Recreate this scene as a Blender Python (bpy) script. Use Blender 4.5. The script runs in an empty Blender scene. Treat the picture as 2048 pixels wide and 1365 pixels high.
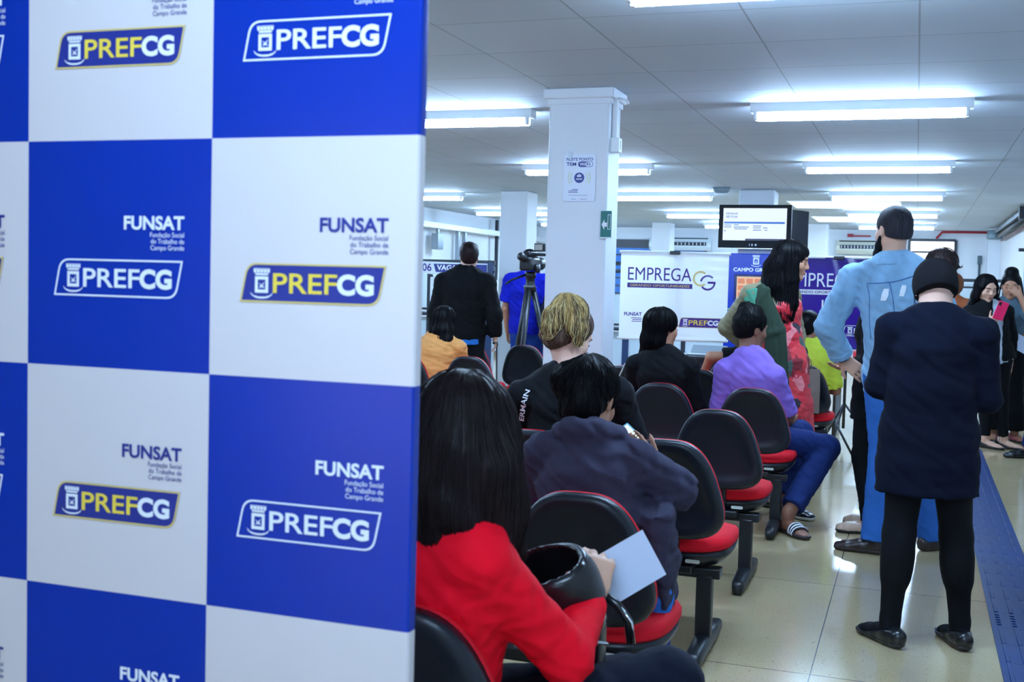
import bpy, bmesh, math
import numpy as np
from mathutils import Vector, Matrix

SC = bpy.context.scene
COL = SC.collection

# ------------------------------------------------------------------ camera
F_PX, YAW, PITCH, ROLL = 2305.16, 0.33595, 0.053717, 0.026571
def camera_axes():
    f = Vector((-math.sin(YAW) * math.cos(PITCH), math.cos(YAW) * math.cos(PITCH), -math.sin(PITCH)))
    r0 = Vector((math.cos(YAW), math.sin(YAW), 0)); u0 = r0.cross(f)
    c, s = math.cos(ROLL), math.sin(ROLL)
    return r0 * c + u0 * s, u0 * c - r0 * s, f
_r, _u, _f = camera_axes()
cd = bpy.data.cameras.new('camera'); cam = bpy.data.objects.new('camera', cd); COL.objects.link(cam)
cam.matrix_world = Matrix(((_r.x, _u.x, -_f.x, 0), (_r.y, _u.y, -_f.y, 0), (_r.z, _u.z, -_f.z, 1.45), (0, 0, 0, 1)))
cd.sensor_width = 36.0; cd.lens = F_PX * 36.0 / 2048.0
cd.clip_start = 0.05; cd.clip_end = 100
cd.dof.use_dof = True; cd.dof.focus_distance = 5.6; cd.dof.aperture_fstop = 7.0
SC.camera = cam

# ------------------------------------------------------------------ world, exposure
w = bpy.data.worlds.new('world'); SC.world = w; w.use_nodes = True
w.node_tree.nodes['Background'].inputs[0].default_value = (0.75, 0.85, 1.0, 1)
w.node_tree.nodes['Background'].inputs[1].default_value = 0.6
SC.view_settings.view_transform = 'Standard'; SC.view_settings.look = 'None'
SC.view_settings.gamma = 1.0; SC.view_settings.use_curve_mapping = False
SC.view_settings.exposure = 0.0
TUBE_POWER = 146.0
TUBE_COLOR = (0.46, 0.69, 1.0)
DAYLIGHT = 2.6
CEIL = 2.55

# ------------------------------------------------------------------ materials
def lin(c):
    return tuple(((v / 255.0) / 12.92 if v / 255.0 <= 0.04045 else ((v / 255.0 + 0.055) / 1.055) ** 2.4) for v in c)
_M = {}
def mat(name, rgb, rough=0.6, metal=0.0, spec=0.5, bump=None, emit=0.0, coat=0.0, vary=0.0, vscale=6.0, sheen=0.0, stretch=None):
    if name in _M: return _M[name]
    m = bpy.data.materials.new(name); m.use_nodes = True; nt = m.node_tree; b = nt.nodes['Principled BSDF']
    c = lin(rgb) + (1.0,)
    b.inputs['Base Color'].default_value = c; b.inputs['Roughness'].default_value = rough
    b.inputs['Metallic'].default_value = metal; b.inputs['Specular IOR Level'].default_value = spec
    b.inputs['Coat Weight'].default_value = coat
    if sheen: b.inputs['Sheen Weight'].default_value = sheen
    if emit:
        b.inputs['Emission Color'].default_value = c; b.inputs['Emission Strength'].default_value = emit; b.inputs['Base Color'].default_value = (0.02, 0.02, 0.025, 1)
    tc = None
    if bump or vary:
        tc = nt.nodes.new('ShaderNodeTexCoord'); mp = nt.nodes.new('ShaderNodeMapping')
        nt.links.new(tc.outputs['Object'], mp.inputs[0])
        if stretch: mp.inputs['Scale'].default_value = stretch
    if vary:
        n = nt.nodes.new('ShaderNodeTexNoise'); n.inputs['Scale'].default_value = vscale; n.inputs['Detail'].default_value = 4
        r = nt.nodes.new('ShaderNodeValToRGB')
        r.color_ramp.elements[0].color = tuple(max(0, v * (1 - vary)) for v in c[:3]) + (1,)
        r.color_ramp.elements[1].color = tuple(min(1, v * (1 + vary)) for v in c[:3]) + (1,)
        r.color_ramp.elements[0].position = 0.3; r.color_ramp.elements[1].position = 0.7
        nt.links.new(mp.outputs[0], n.inputs['Vector']); nt.links.new(n.outputs['Fac'], r.inputs[0]); nt.links.new(r.outputs[0], b.inputs['Base Color'])
    if bump:
        sc, st, ds = bump
        n = nt.nodes.new('ShaderNodeTexNoise'); n.inputs['Scale'].default_value = sc; n.inputs['Detail'].default_value = 3
        bp = nt.nodes.new('ShaderNodeBump'); bp.inputs['Strength'].default_value = st; bp.inputs['Distance'].default_value = ds
        nt.links.new(mp.outputs[0], n.inputs['Vector']); nt.links.new(n.outputs['Fac'], bp.inputs['Height']); nt.links.new(bp.outputs[0], b.inputs['Normal'])
    _M[name] = m; return m

def cloth(name, rgb, rough=0.85, vary=0.06, sheen=0.0):
    return mat(name, rgb, rough, spec=0.18, bump=(260, 0.25, 0.002), vary=vary, vscale=9, sheen=sheen)
def hairmat(name, rgb, rough=0.45):
    return mat(name, rgb, rough, spec=0.09, bump=(170, 0.35, 0.003), vary=0.4, vscale=90, stretch=(1, 1, 0.05))

# ------------------------------------------------------------------ objects and tags
def mesh_obj(name, me, parent=None, m=None):
    o = bpy.data.objects.new(name, me); COL.objects.link(o)
    if parent is not None: o.parent = parent
    if m is not None:
        for x in (m if isinstance(m, (list, tuple)) else [m]): me.materials.append(x)
    return o
def tag(o, label, cat, group=None):
    o['label'] = label; o['category'] = cat
    if group: o['group'] = group
    return o
def thing(name, label, cat, loc=(0, 0, 0), rz=0.0, group=None):
    o = bpy.data.objects.new(name, None); COL.objects.link(o); o.empty_display_size = 0.1
    o.location = loc; o.rotation_euler = (0, 0, rz)
    return tag(o, label, cat, group)
def struct(o):
    o['kind'] = 'structure'; return o
def copy_tree(o, parent=None):
    c = o.copy(); COL.objects.link(c)
    if parent is not None: c.parent = parent
    for ch in list(o.children): copy_tree(ch, c)
    return c

class MB:
    """collects shapes into ONE mesh"""
    def __init__(s): s.bm = bmesh.new()
    def _mi(s, faces, mi, smooth):
        for f in faces: f.material_index = mi; f.smooth = smooth
    def box(s, c, d, bev=0.0, rot=None, mi=0, seg=2):
        M = Matrix.Translation(c) @ (rot.to_4x4() if rot else Matrix()) @ Matrix.Diagonal((d[0], d[1], d[2], 1))
        r = bmesh.ops.create_cube(s.bm, size=1.0, matrix=M); vs = r['verts']
        fs = {f for v in vs for f in v.link_faces}; s._mi(fs, mi, False)
        if bev > 0:
            es = list({e for v in vs for e in v.link_edges})
            r = bmesh.ops.bevel(s.bm, geom=es, offset=bev, segments=seg, affect='EDGES', profile=0.5)
            s._mi(r['faces'], mi, True)
        return s
    def rings(s, rings, closed=True, caps=True, mi=0, smooth=True):
        vr = [[s.bm.verts.new(p) for p in r] for r in rings]; n = len(vr[0]); fs = []
        for a, b in zip(vr, vr[1:]):
            for i in range(n if closed else n - 1):
                j = (i + 1) % n
                fs.append(s.bm.faces.new((a[i], a[j], b[j], b[i])))
        if caps:
            fs.append(s.bm.faces.new(list(reversed(vr[0])))); fs.append(s.bm.faces.new(vr[-1]))
        s._mi(fs, mi, smooth); return s
    def tube(s, path, r, n=10, mi=0, caps=True):
        pts = [Vector(p) for p in path]; rr = r if isinstance(r, (list, tuple)) else [r] * len(pts)
        rings = []; prev = None
        for i, p in enumerate(pts):
            t = (pts[min(i + 1, len(pts) - 1)] - pts[max(i - 1, 0)]).normalized()
            a = prev if prev is not None else (Vector((0, 0, 1)) if abs(t.z) < 0.9 else Vector((1, 0, 0)))
            u = (a - t * a.dot(t)).normalized(); v = t.cross(u); prev = u
            rings.append([p + (u * math.cos(k * 2 * math.pi / n) + v * math.sin(k * 2 * math.pi / n)) * rr[i] for k in range(n)])
        return s.rings(rings, True, caps, mi)
    def lathe(s, prof, c=(0, 0, 0), n=20, mi=0):
        return s.rings([[Vector((c[0] + r * math.cos(k * 2 * math.pi / n), c[1] + r * math.sin(k * 2 * math.pi / n), c[2] + z)) for k in range(n)] for r, z in prof], True, True, mi)
    def prism(s, pts, T, h0, h1, mi=0):
        a = [s.bm.verts.new(T(p[0], p[1], h0)) for p in pts]; b = [s.bm.verts.new(T(p[0], p[1], h1)) for p in pts]
        fs = [s.bm.faces.new(b), s.bm.faces.new(list(reversed(a)))]
        n = len(pts)
        for i in range(n):
            j = (i + 1) % n; fs.append(s.bm.faces.new((a[i], a[j], b[j], b[i])))
        s._mi(fs, mi, False); return s
    def strip(s, outer, inner, T, h, mi=0, closed=True):
        o = [s.bm.verts.new(T(p[0], p[1], h)) for p in outer]; i_ = [s.bm.verts.new(T(p[0], p[1], h)) for p in inner]
        n = len(o); fs = []
        for k in range(n if closed else n - 1):
            j = (k + 1) % n; fs.append(s.bm.faces.new((o[k], o[j], i_[j], i_[k])))
        s._mi(fs, mi, False); return s
    def build(s, name, m, parent=None, fixn=True):
        if fixn: bmesh.ops.recalc_face_normals(s.bm, faces=s.bm.faces)
        me = bpy.data.meshes.new(name); s.bm.to_mesh(me); s.bm.free()
        return mesh_obj(name, me, parent, m)

def plane_map(O, U, V):
    O, U, V = Vector(O), Vector(U), Vector(V); N = U.cross(V).normalized()
    return lambda x, y, h=0.0: O + U * x + V * y + N * h

_TXT = {}
def text(name, body, x, y, w, h, T, m, parent, bold=0.0, lift=0.0008):
    """lettering fitted into the rectangle x,y,w,h of a surface map"""
    key = (body, bold)
    if key not in _TXT:
        c = bpy.data.curves.new('lettering', 'FONT'); c.body = body; c.size = 1.0; c.offset = bold; c.fill_mode = 'FRONT'; c.resolution_u = 4
        c.align_x = 'RIGHT' if '\n' in body else 'LEFT'; c.space_line = 0.95
        o = bpy.data.objects.new('lettering', c); COL.objects.link(o)
        bpy.context.view_layer.update()
        me = bpy.data.meshes.new_from_object(o.evaluated_get(bpy.context.evaluated_depsgraph_get()))
        bpy.data.objects.remove(o)
        _TXT[key] = ([tuple(v.co) for v in me.vertices], [tuple(p.vertices) for p in me.polygons])
        bpy.data.meshes.remove(me)
    vs, fs = _TXT[key]
    xs = [v[0] for v in vs]; ys = [v[1] for v in vs]; x0, x1, y0, y1 = min(xs), max(xs), min(ys), max(ys)
    me = bpy.data.meshes.new(name)
    me.from_pydata([T(x + (v[0] - x0) / (x1 - x0) * w, y + (v[1] - y0) / (y1 - y0) * h, lift) for v in vs], [], fs)
    return mesh_obj(name, me, parent, m)

# ------------------------------------------------------------------ smooth solid modelling on a voxel grid
def V3(*a): return np.array(a if len(a) > 1 else a[0], float)
def nrm(v): v = np.asarray(v, float); return v / (np.linalg.norm(v) + 1e-9)

class Solid:
    def __init__(s, vox): s.v = vox; s.ops = []; s.disp = None
    def _add(s, lo, hi, fn, k, sub): s.ops.append((np.minimum(lo, hi), np.maximum(lo, hi), fn, k, sub)); return s
    def cap(s, a, b, ra, rb=None, k=0.02, sub=False):
        a, b = V3(a), V3(b); rb = ra if rb is None else rb; ba = b - a; L = float(ba @ ba) + 1e-9; R = max(ra, rb)
        def fn(x, y, z):
            px, py, pz = x - a[0], y - a[1], z - a[2]
            h = np.clip((px * ba[0] + py * ba[1] + pz * ba[2]) / L, 0, 1)
            return np.sqrt((px - ba[0] * h) ** 2 + (py - ba[1] * h) ** 2 + (pz - ba[2] * h) ** 2) - (ra + (rb - ra) * h)
        return s._add(np.minimum(a, b) - R, np.maximum(a, b) + R, fn, k, sub)
    def chain(s, pts, rad, k=0.02):
        for i in range(len(pts) - 1): s.cap(pts[i], pts[i + 1], rad[i], rad[i + 1], k)
        return s
    def ell(s, c, r, M=None, k=0.02, sub=False):
        c = V3(c); r = V3(r); M = np.eye(3) if M is None else np.asarray(M, float)   # rows of M: local axes
        ext = np.sqrt(((M * r[:, None]) ** 2).sum(0))
        def fn(x, y, z):
            px, py, pz = x - c[0], y - c[1], z - c[2]
            q = [(M[i, 0] * px + M[i, 1] * py + M[i, 2] * pz) for i in range(3)]
            k0 = np.sqrt(sum((q[i] / r[i]) ** 2 for i in range(3))); k1 = np.sqrt(sum((q[i] / r[i] ** 2) ** 2 for i in range(3))) + 1e-6
            return k0 * (k0 - 1) / k1
        return s._add(c - ext, c + ext, fn, k, sub)
    def loft(s, secs, k=0.02, ends=(True, True), sub=False):
        """secs: (centre, half-width vector, half-depth vector); ends True = flat cut"""
        secs = [(V3(c), V3(u), V3(v)) for c, u, v in secs]; n = len(secs)
        for i in range(n - 1):
            (c0, u0, v0), (c1, u1, v1) = secs[i], secs[i + 1]
            fa = ends[0] and i == 0; fb = ends[1] and i == n - 2
            s._seg(c0, u0, v0, c1, u1, v1, fa, fb, k, sub)
        return s
    def _seg(s, c0, u0, v0, c1, u1, v1, fa, fb, k, sub):
        ax = c1 - c0; L = float(np.linalg.norm(ax)) + 1e-9; ax = ax / L
        R = max(np.linalg.norm(u0), np.linalg.norm(v0), np.linalg.norm(u1), np.linalg.norm(v1))
        n = [np.linalg.norm(q) for q in (u0, u1, v0, v1)]
        du0, du1, dv0, dv1 = u0 / n[0], u1 / n[1], v0 / n[2], v1 / n[3]
        rm0, rm1 = min(n[0], n[2]), min(n[1], n[3])
        def fn(x, y, z):
            px, py, pz = x - c0[0], y - c0[1], z - c0[2]
            s_ = px * ax[0] + py * ax[1] + pz * ax[2]
            t = np.clip(s_ / L, 0, 1); e0 = -s_; e1 = s_ - L
            qx, qy, qz = px - ax[0] * L * t, py - ax[1] * L * t, pz - ax[2] * L * t
            U = n[0] + (n[1] - n[0]) * t; W = n[2] + (n[3] - n[2]) * t
            a = qx * (du0[0] + (du1[0] - du0[0]) * t) + qy * (du0[1] + (du1[1] - du0[1]) * t) + qz * (du0[2] + (du1[2] - du0[2]) * t)
            b = qx * (dv0[0] + (dv1[0] - dv0[0]) * t) + qy * (dv0[1] + (dv1[1] - dv0[1]) * t) + qz * (dv0[2] + (dv1[2] - dv0[2]) * t)
            er = np.maximum(e0, e1) if not (fa or fb) else (e0 if (fb and not fa) else (e1 if (fa and not fb) else np.full_like(s_, -1)))
            er = np.maximum(er, 0); rm = rm0 + (rm1 - rm0) * t
            k0 = np.sqrt((a / U) ** 2 + (b / W) ** 2 + (er / rm) ** 2)
            k1 = np.sqrt((a / U ** 2) ** 2 + (b / W ** 2) ** 2 + (er / rm ** 2) ** 2) + 1e-6
            d = np.where(k0 < 1e-4, -rm, k0 * (k0 - 1) / k1)
            if fa: d = np.maximum(d, e0)
            if fb: d = np.maximum(d, e1)
            return d
        return s._add(np.minimum(c0, c1) - R, np.maximum(c0, c1) + R, fn, k, sub)
    def half(s, p, nvec):
        """cut away everything on the side nvec points to"""
        p, nvec = V3(p), nrm(nvec); s.ops.append((None, None, lambda x, y, z: (x - p[0]) * nvec[0] + (y - p[1]) * nvec[1] + (z - p[2]) * nvec[2], 0.0, 'half')); return s
    def box(s, c, h, M=None, rnd=0.01, k=0.01, sub=False):
        c = V3(c); h = V3(h) - rnd; M = np.eye(3) if M is None else np.asarray(M, float)
        ext = (np.abs(M) * (h + rnd)[:, None]).sum(0)
        def fn(x, y, z):
            px, py, pz = x - c[0], y - c[1], z - c[2]
            q = [np.abs(M[i, 0] * px + M[i, 1] * py + M[i, 2] * pz) - h[i] for i in range(3)]
            return np.sqrt(sum(np.maximum(v, 0) ** 2 for v in q)) + np.minimum(np.maximum(q[0], np.maximum(q[1], q[2])), 0) - rnd
        return s._add(c - ext, c + ext, fn, k, sub)
    def folds(s, amp, freq=(9, 9, 13), seed=0): s.disp = (amp, freq, seed); return s
    def mesh(s, name):
        v = s.v; pad = 3 * v + (s.disp[0] if s.disp else 0)
        pos = [o for o in s.ops if o[4] is False]
        lo = np.min([o[0] for o in pos], 0) - pad - 0.01; hi = np.max([o[1] for o in pos], 0) + pad + 0.01
        dim = np.ceil((hi - lo) / v).astype(int) + 1
        ax = [(lo[i] + v * np.arange(dim[i])).astype(np.float32) for i in range(3)]
        D = np.full(dim, 0.5, np.float32)
        for l, h, fn, k, sub in s.ops:
            if sub == 'half':
                D = np.maximum(D, fn(ax[0][:, None, None], ax[1][None, :, None], ax[2][None, None, :]).astype(np.float32)); continue
            p = max(k, 0) + 3 * v
            i0 = np.clip(np.floor((l - p - lo) / v).astype(int), 0, dim); i1 = np.clip(np.ceil((h + p - lo) / v).astype(int) + 1, 0, dim)
            if np.any(i1 <= i0): continue
            sl = tuple(slice(i0[q], i1[q]) for q in range(3))
            x, y, z = np.broadcast_arrays(ax[0][sl[0]][:, None, None], ax[1][sl[1]][None, :, None], ax[2][sl[2]][None, None, :])
            d = fn(x, y, z).astype(np.float32); A = D[sl]
            if sub: d = -d; A2 = np.maximum(A, d); sg = 1.0
            else: A2 = np.minimum(A, d); sg = -1.0
            if k > 0:
                hh = np.maximum(k - np.abs(A - d), 0) / k; A2 = A2 + sg * hh * hh * k * 0.25
            D[sl] = A2
        if s.disp:
            amp, fq, sd = s.disp
            X, Y, Z = ax[0][:, None, None], ax[1][None, :, None], ax[2][None, None, :]
            a1, a2, a3 = [4.6 * q for q in fq]; r = 1.7 * sd
            wob = 0.9 * np.sin(a1 * X * 0.6 + a3 * Z * 0.7 + r) + 0.7 * np.sin(a2 * Y * 0.8 - a3 * Z * 0.45 + 2.1 * r)
            n = np.sin(a1 * X + a3 * Z * 1.1 + 1.6 * wob + r) * 0.6 + np.sin(a2 * Y * 1.3 - a3 * 0.8 * Z + a1 * 0.5 * X + 2 * wob + 3 * r) * 0.5 + np.sin(2.3 * a1 * X - 1.9 * a2 * Y + 2.1 * a3 * Z + 2 * wob) * 0.25
            D = D + (amp * n).astype(np.float32)
        D[0], D[-1] = 0.5, 0.5; D[:, 0], D[:, -1] = 0.5, 0.5; D[:, :, 0], D[:, :, -1] = 0.5, 0.5
        return nets(D, lo, v, name)
    def build(s, name, m, parent, base):
        me = s.mesh(name)
        co = np.empty(len(me.vertices) * 3, np.float32); me.vertices.foreach_get('co', co)
        co = co.reshape(-1, 3) - np.asarray(base, np.float32); me.vertices.foreach_set('co', co.ravel()); me.update()
        return mesh_obj(name, me, parent, m)

def nets(D, lo, v, name):
    S = D < 0; nx, ny, nz = D.shape
    c = np.zeros((nx - 1, ny - 1, nz - 1), np.int8)
    offs = [(i, j, k) for i in (0, 1) for j in (0, 1) for k in (0, 1)]
    for i, j, k in offs: c += S[i:nx - 1 + i, j:ny - 1 + j, k:nz - 1 + k]
    idx = np.argwhere((c > 0) & (c < 8)); N = len(idx)
    acc = np.zeros((N, 3)); cnt = np.zeros(N)
    for a in offs:
        for d in range(3):
            if a[d]: continue
            b = list(a); b[d] = 1
            da = D[idx[:, 0] + a[0], idx[:, 1] + a[1], idx[:, 2] + a[2]]; db = D[idx[:, 0] + b[0], idx[:, 1] + b[1], idx[:, 2] + b[2]]
            m = (da < 0) != (db < 0); t = np.where(m, da / np.where(m, da - db, 1), 0)
            p = np.zeros((N, 3)); p += a; p[:, d] += t; acc += p * m[:, None]; cnt += m
    P = (idx + acc / cnt[:, None]) * v + lo
    gid = np.full((nx - 1, ny - 1, nz - 1), -1, np.int32); gid[idx[:, 0], idx[:, 1], idx[:, 2]] = np.arange(N)
    quads = []
    for d in range(3):
        sl0 = [slice(None)] * 3; sl1 = [slice(None)] * 3; sl0[d] = slice(0, -1); sl1[d] = slice(1, None)
        e = np.argwhere(S[tuple(sl0)] != S[tuple(sl1)]); s0 = S[e[:, 0], e[:, 1], e[:, 2]]
        u, w_ = (d + 1) % 3, (d + 2) % 3
        q = []
        for du, dw in ((0, 0), (-1, 0), (-1, -1), (0, -1)):
            f = e.copy(); f[:, u] += du; f[:, w_] += dw; q.append(gid[f[:, 0], f[:, 1], f[:, 2]])
        q = np.stack(q, 1); q[~s0] = q[~s0][:, ::-1]; quads.append(q)
    Q = np.concatenate(quads)
    # two light smoothing passes
    for it in range(2):
        sm = np.zeros_like(P); ct = np.zeros(N)
        for i in range(4):
            a, b = Q[:, i], Q[:, (i + 1) % 4]
            for d in range(3): sm[:, d] += np.bincount(a, P[b, d], N) + np.bincount(b, P[a, d], N)
            ct += np.bincount(a, minlength=N) + np.bincount(b, minlength=N)
        P = P * 0.5 + 0.5 * sm / np.maximum(ct, 1)[:, None]
    me = bpy.data.meshes.new(name); me.vertices.add(N); me.vertices.foreach_set('co', P.astype(np.float32).ravel())
    nq = len(Q); me.loops.add(nq * 4); me.loops.foreach_set('vertex_index', Q.astype(np.int32).ravel())
    me.polygons.add(nq); me.polygons.foreach_set('loop_start', np.arange(0, nq * 4, 4, dtype=np.int32))
    me.update(calc_edges=True); me.polygons.foreach_set('use_smooth', np.ones(nq, bool))
    me.validate(); me.update(); return me
# ------------------------------------------------------------------ room materials
def brick_mat(name, rgb, mort, bw, bh, size, off, rough, coat=0.0, speck=0.0, bumpd=0.002):
    m = bpy.data.materials.new(name); m.use_nodes = True; nt = m.node_tree; b = nt.nodes['Principled BSDF']; N = nt.nodes.new; L = nt.links.new
    tc = N('ShaderNodeTexCoord'); mp = N('ShaderNodeMapping'); mp.inputs['Location'].default_value = (off[0], off[1], 0); L(tc.outputs['Object'], mp.inputs[0])
    br = N('ShaderNodeTexBrick'); br.offset = 0.0; br.squash = 1.0
    br.inputs['Scale'].default_value = 1.0; br.inputs['Brick Width'].default_value = bw; br.inputs['Row Height'].default_value = bh
    br.inputs['Mortar Size'].default_value = size; br.inputs['Mortar Smooth'].default_value = 0.1
    c = lin(rgb); br.inputs['Color1'].default_value = tuple(v * 1.02 for v in c) + (1,); br.inputs['Color2'].default_value = tuple(v * 0.97 for v in c) + (1,)
    br.inputs['Mortar'].default_value = lin(mort) + (1,); L(mp.outputs[0], br.inputs['Vector'])
    col = br.outputs['Color']
    if speck:
        for sc, lo, hi, dark in ((150, 0.30, 0.42, 0.55), (55, 0.26, 0.36, 0.55), (1.6, 0.35, 0.7, 0.88)):
            n = N('ShaderNodeTexNoise'); n.inputs['Scale'].default_value = sc; n.inputs['Detail'].default_value = 3; L(tc.outputs['Object'], n.inputs['Vector'])
            r = N('ShaderNodeValToRGB'); r.color_ramp.elements[0].position = lo; r.color_ramp.elements[1].position = hi
            r.color_ramp.elements[0].color = (dark, dark * 0.97, dark * 0.92, 1); r.color_ramp.elements[1].color = (1, 1, 1, 1); L(n.outputs['Fac'], r.inputs[0])
            mx = N('ShaderNodeMix'); mx.data_type = 'RGBA'; mx.blend_type = 'MULTIPLY'; mx.inputs[0].default_value = 1.0
            L(col, mx.inputs[6]); L(r.outputs[0], mx.inputs[7]); col = mx.outputs[2]
        n = N('ShaderNodeTexNoise'); n.inputs['Scale'].default_value = 5; n.inputs['Detail'].default_value = 6; L(tc.outputs['Object'], n.inputs['Vector'])
        mr = N('ShaderNodeMapRange'); mr.inputs[3].default_value = rough * 0.8; mr.inputs[4].default_value = rough * 1.25; L(n.outputs['Fac'], mr.inputs[0]); L(mr.outputs[0], b.inputs['Roughness'])
    else: b.inputs['Roughness'].default_value = rough
    L(col, b.inputs['Base Color']); b.inputs['Specular IOR Level'].default_value = 0.8 if speck else 0.3; b.inputs['Coat Weight'].default_value = coat
    bp = N('ShaderNodeBump'); bp.inputs['Strength'].default_value = 0.6; bp.inputs['Distance'].default_value = bumpd; bp.invert = True
    L(br.outputs['Fac'], bp.inputs['Height']); L(bp.outputs[0], b.inputs['Normal'])
    return m
M_floor = brick_mat('terrazzo_floor', (200, 180, 140), (92, 84, 70), 1.38, 1.38, 0.0025, (0.315, -4.385 + 1.38 * 4), 0.13, speck=1.0)
M_ceil = brick_mat('ceiling_board', (188, 197, 206), (150, 154, 160), 0.668, 0.642, 0.004, (0.035, -4.70 + 0.642 * 8), 0.75)
M_wall = mat('white_wall_paint', (222, 226, 230), 0.6, bump=(40, 0.08, 0.002), vary=0.02, vscale=2)
M_col = mat('white_column_paint', (224, 228, 234), 0.5, bump=(30, 0.1, 0.002), vary=0.02, vscale=3)
M_white = mat('white_enamel', (232, 236, 238), 0.4)
M_fix = mat('fixture_enamel', (226, 232, 234), 0.35)
M_tube = mat('fluorescent_glow', (255, 255, 255), 0.4)
_b = M_tube.node_tree.nodes['Principled BSDF']; _b.inputs['Emission Color'].default_value = TUBE_COLOR + (1,); _b.inputs['Emission Strength'].default_value = TUBE_POWER
M_sky = mat('skylight_glow', (255, 255, 250), 0.5)
_b = M_sky.node_tree.nodes['Principled BSDF']; _b.inputs['Emission Color'].default_value = (0.95, 0.97, 1, 1); _b.inputs['Emission Strength'].default_value = 2.2
M_day = mat('daylight_glass', (240, 246, 255), 0.2)
_b = M_day.node_tree.nodes['Principled BSDF']; _b.inputs['Emission Color'].default_value = (1.0, 0.96, 0.92, 1); _b.inputs['Emission Strength'].default_value = DAYLIGHT
M_dark = mat('dark_frame', (24, 32, 44), 0.45)
M_blackp = mat('black_plastic', (15, 19, 25), 0.38)
M_base = mat('brown_skirting', (120, 96, 76), 0.5)
M_galv = mat('galvanised_steel', (150, 158, 164), 0.35, metal=0.8)
M_chrome = mat('chrome', (215, 220, 225), 0.12, metal=1.0)
M_red = mat('red_pipe_paint', (165, 22, 40), 0.45)
M_glass = mat('partition_glass', (205, 225, 230), 0.05)
_b = M_glass.node_tree.nodes['Principled BSDF']; _b.inputs['Transmission Weight'].default_value = 0.9; _b.inputs['IOR'].default_value = 1.02; _b.inputs['Alpha'].default_value = 0.5
M_navy = mat('navy_print', (22, 40, 128), 0.45)
M_purple = mat('purple_print', (58, 16, 128), 0.35)
M_yellow = mat('yellow_print', (236, 206, 70), 0.45)
M_gold = mat('gold_print', (214, 190, 110), 0.4)
M_wprint = mat('white_print', (236, 240, 246), 0.45)

# ------------------------------------------------------------------ room shell
X0, X1, Y0, Y1 = -7.4, 1.38, -4.0, 22.7
def slab(name, c, d, m): return struct(MB().box(c, d).build(name, m))
slab('floor', ((X0 + X1) / 2, (Y0 + Y1) / 2, -0.05), (X1 - X0 + 0.4, Y1 - Y0 + 0.4, 0.1), M_floor)
slab('ceiling', ((X0 + X1) / 2, (Y0 + Y1) / 2, CEIL + 0.05), (X1 - X0 + 0.4, Y1 - Y0 + 0.4, 0.1), M_ceil)
slab('wall_left', (X0 - 0.05, (Y0 + Y1) / 2, CEIL / 2), (0.1, Y1 - Y0 + 0.2, CEIL), M_wall)
slab('wall_right', (X1 + 0.05, (Y0 + Y1) / 2, CEIL / 2), (0.1, Y1 - Y0 + 0.2, CEIL), M_wall)
slab('wall_back', ((X0 + X1) / 2, Y1 + 0.05, CEIL / 2), (X1 - X0, 0.1, CEIL), M_wall)
m = MB(); m.box((-5.75, Y0 - 0.05, CEIL / 2), (3.3, 0.1, CEIL)); m.box((-0.51, Y0 - 0.05, CEIL / 2), (3.78, 0.1, CEIL)); m.box((-3.25, Y0 - 0.05, 2.45), (1.7, 0.1, 0.2))
struct(m.build('wall_front', M_wall))
d = struct(MB().box((-3.25, Y0 - 0.06, 1.17), (1.7, 0.02, 2.34)).build('added_door_1', M_day))  # unseen glowing door, added so its reflection brightens the backdrop's right side
f = MB()
for x in (-4.08, -3.24, -2.42): f.box((x, Y0 - 0.03, 1.17), (0.05, 0.05, 2.34))
for z in (0.04, 2.32): f.box((-3.25, Y0 - 0.03, z), (1.7, 0.05, 0.06))
f.build('added_door_frame', M_dark, d)
MBb = MB(); MBb.box((X1 - 0.008, (Y0 + Y1) / 2, 0.05), (0.016, Y1 - Y0, 0.1)); struct(MBb.build('baseboard_right', M_base))
struct(MB().box((X0 + 0.008, (Y0 + Y1) / 2, 0.05), (0.016, Y1 - Y0, 0.1)).build('baseboard_left', M_base))
struct(MB().box((-3.0, Y1 - 0.008, 0.05), (8.7, 0.016, 0.1)).build('baseboard_back', M_base))

def column(x, y, wx, wy, cap=False):
    m = MB().box((x, y, CEIL / 2), (wx, wy, CEIL), bev=0.012)
    if cap:
        m.box((x, y, CEIL - 0.03), (wx + 0.06, wy + 0.06, 0.06), bev=0.01); m.box((x, y, CEIL - 0.075), (wx + 0.02, wy + 0.02, 0.03))
    o = struct(m.build('column', M_col))
    MB().box((x, y, 0.05), (wx + 0.03, wy + 0.03, 0.1)).build('column_skirting', M_base, o)
column(-1.865, 6.53, 0.36, 0.26, True)
column(-4.79, 13.85, 0.36, 0.40)
column(-1.78, 13.70, 0.40, 0.40)
column(-4.42, 20.9, 0.34, 0.40)
column(-1.70, 20.9, 0.40, 0.40)
slab('trim_1', (1.275, 22.5, CEIL / 2), (0.21, 0.4, CEIL), M_col)

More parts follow.
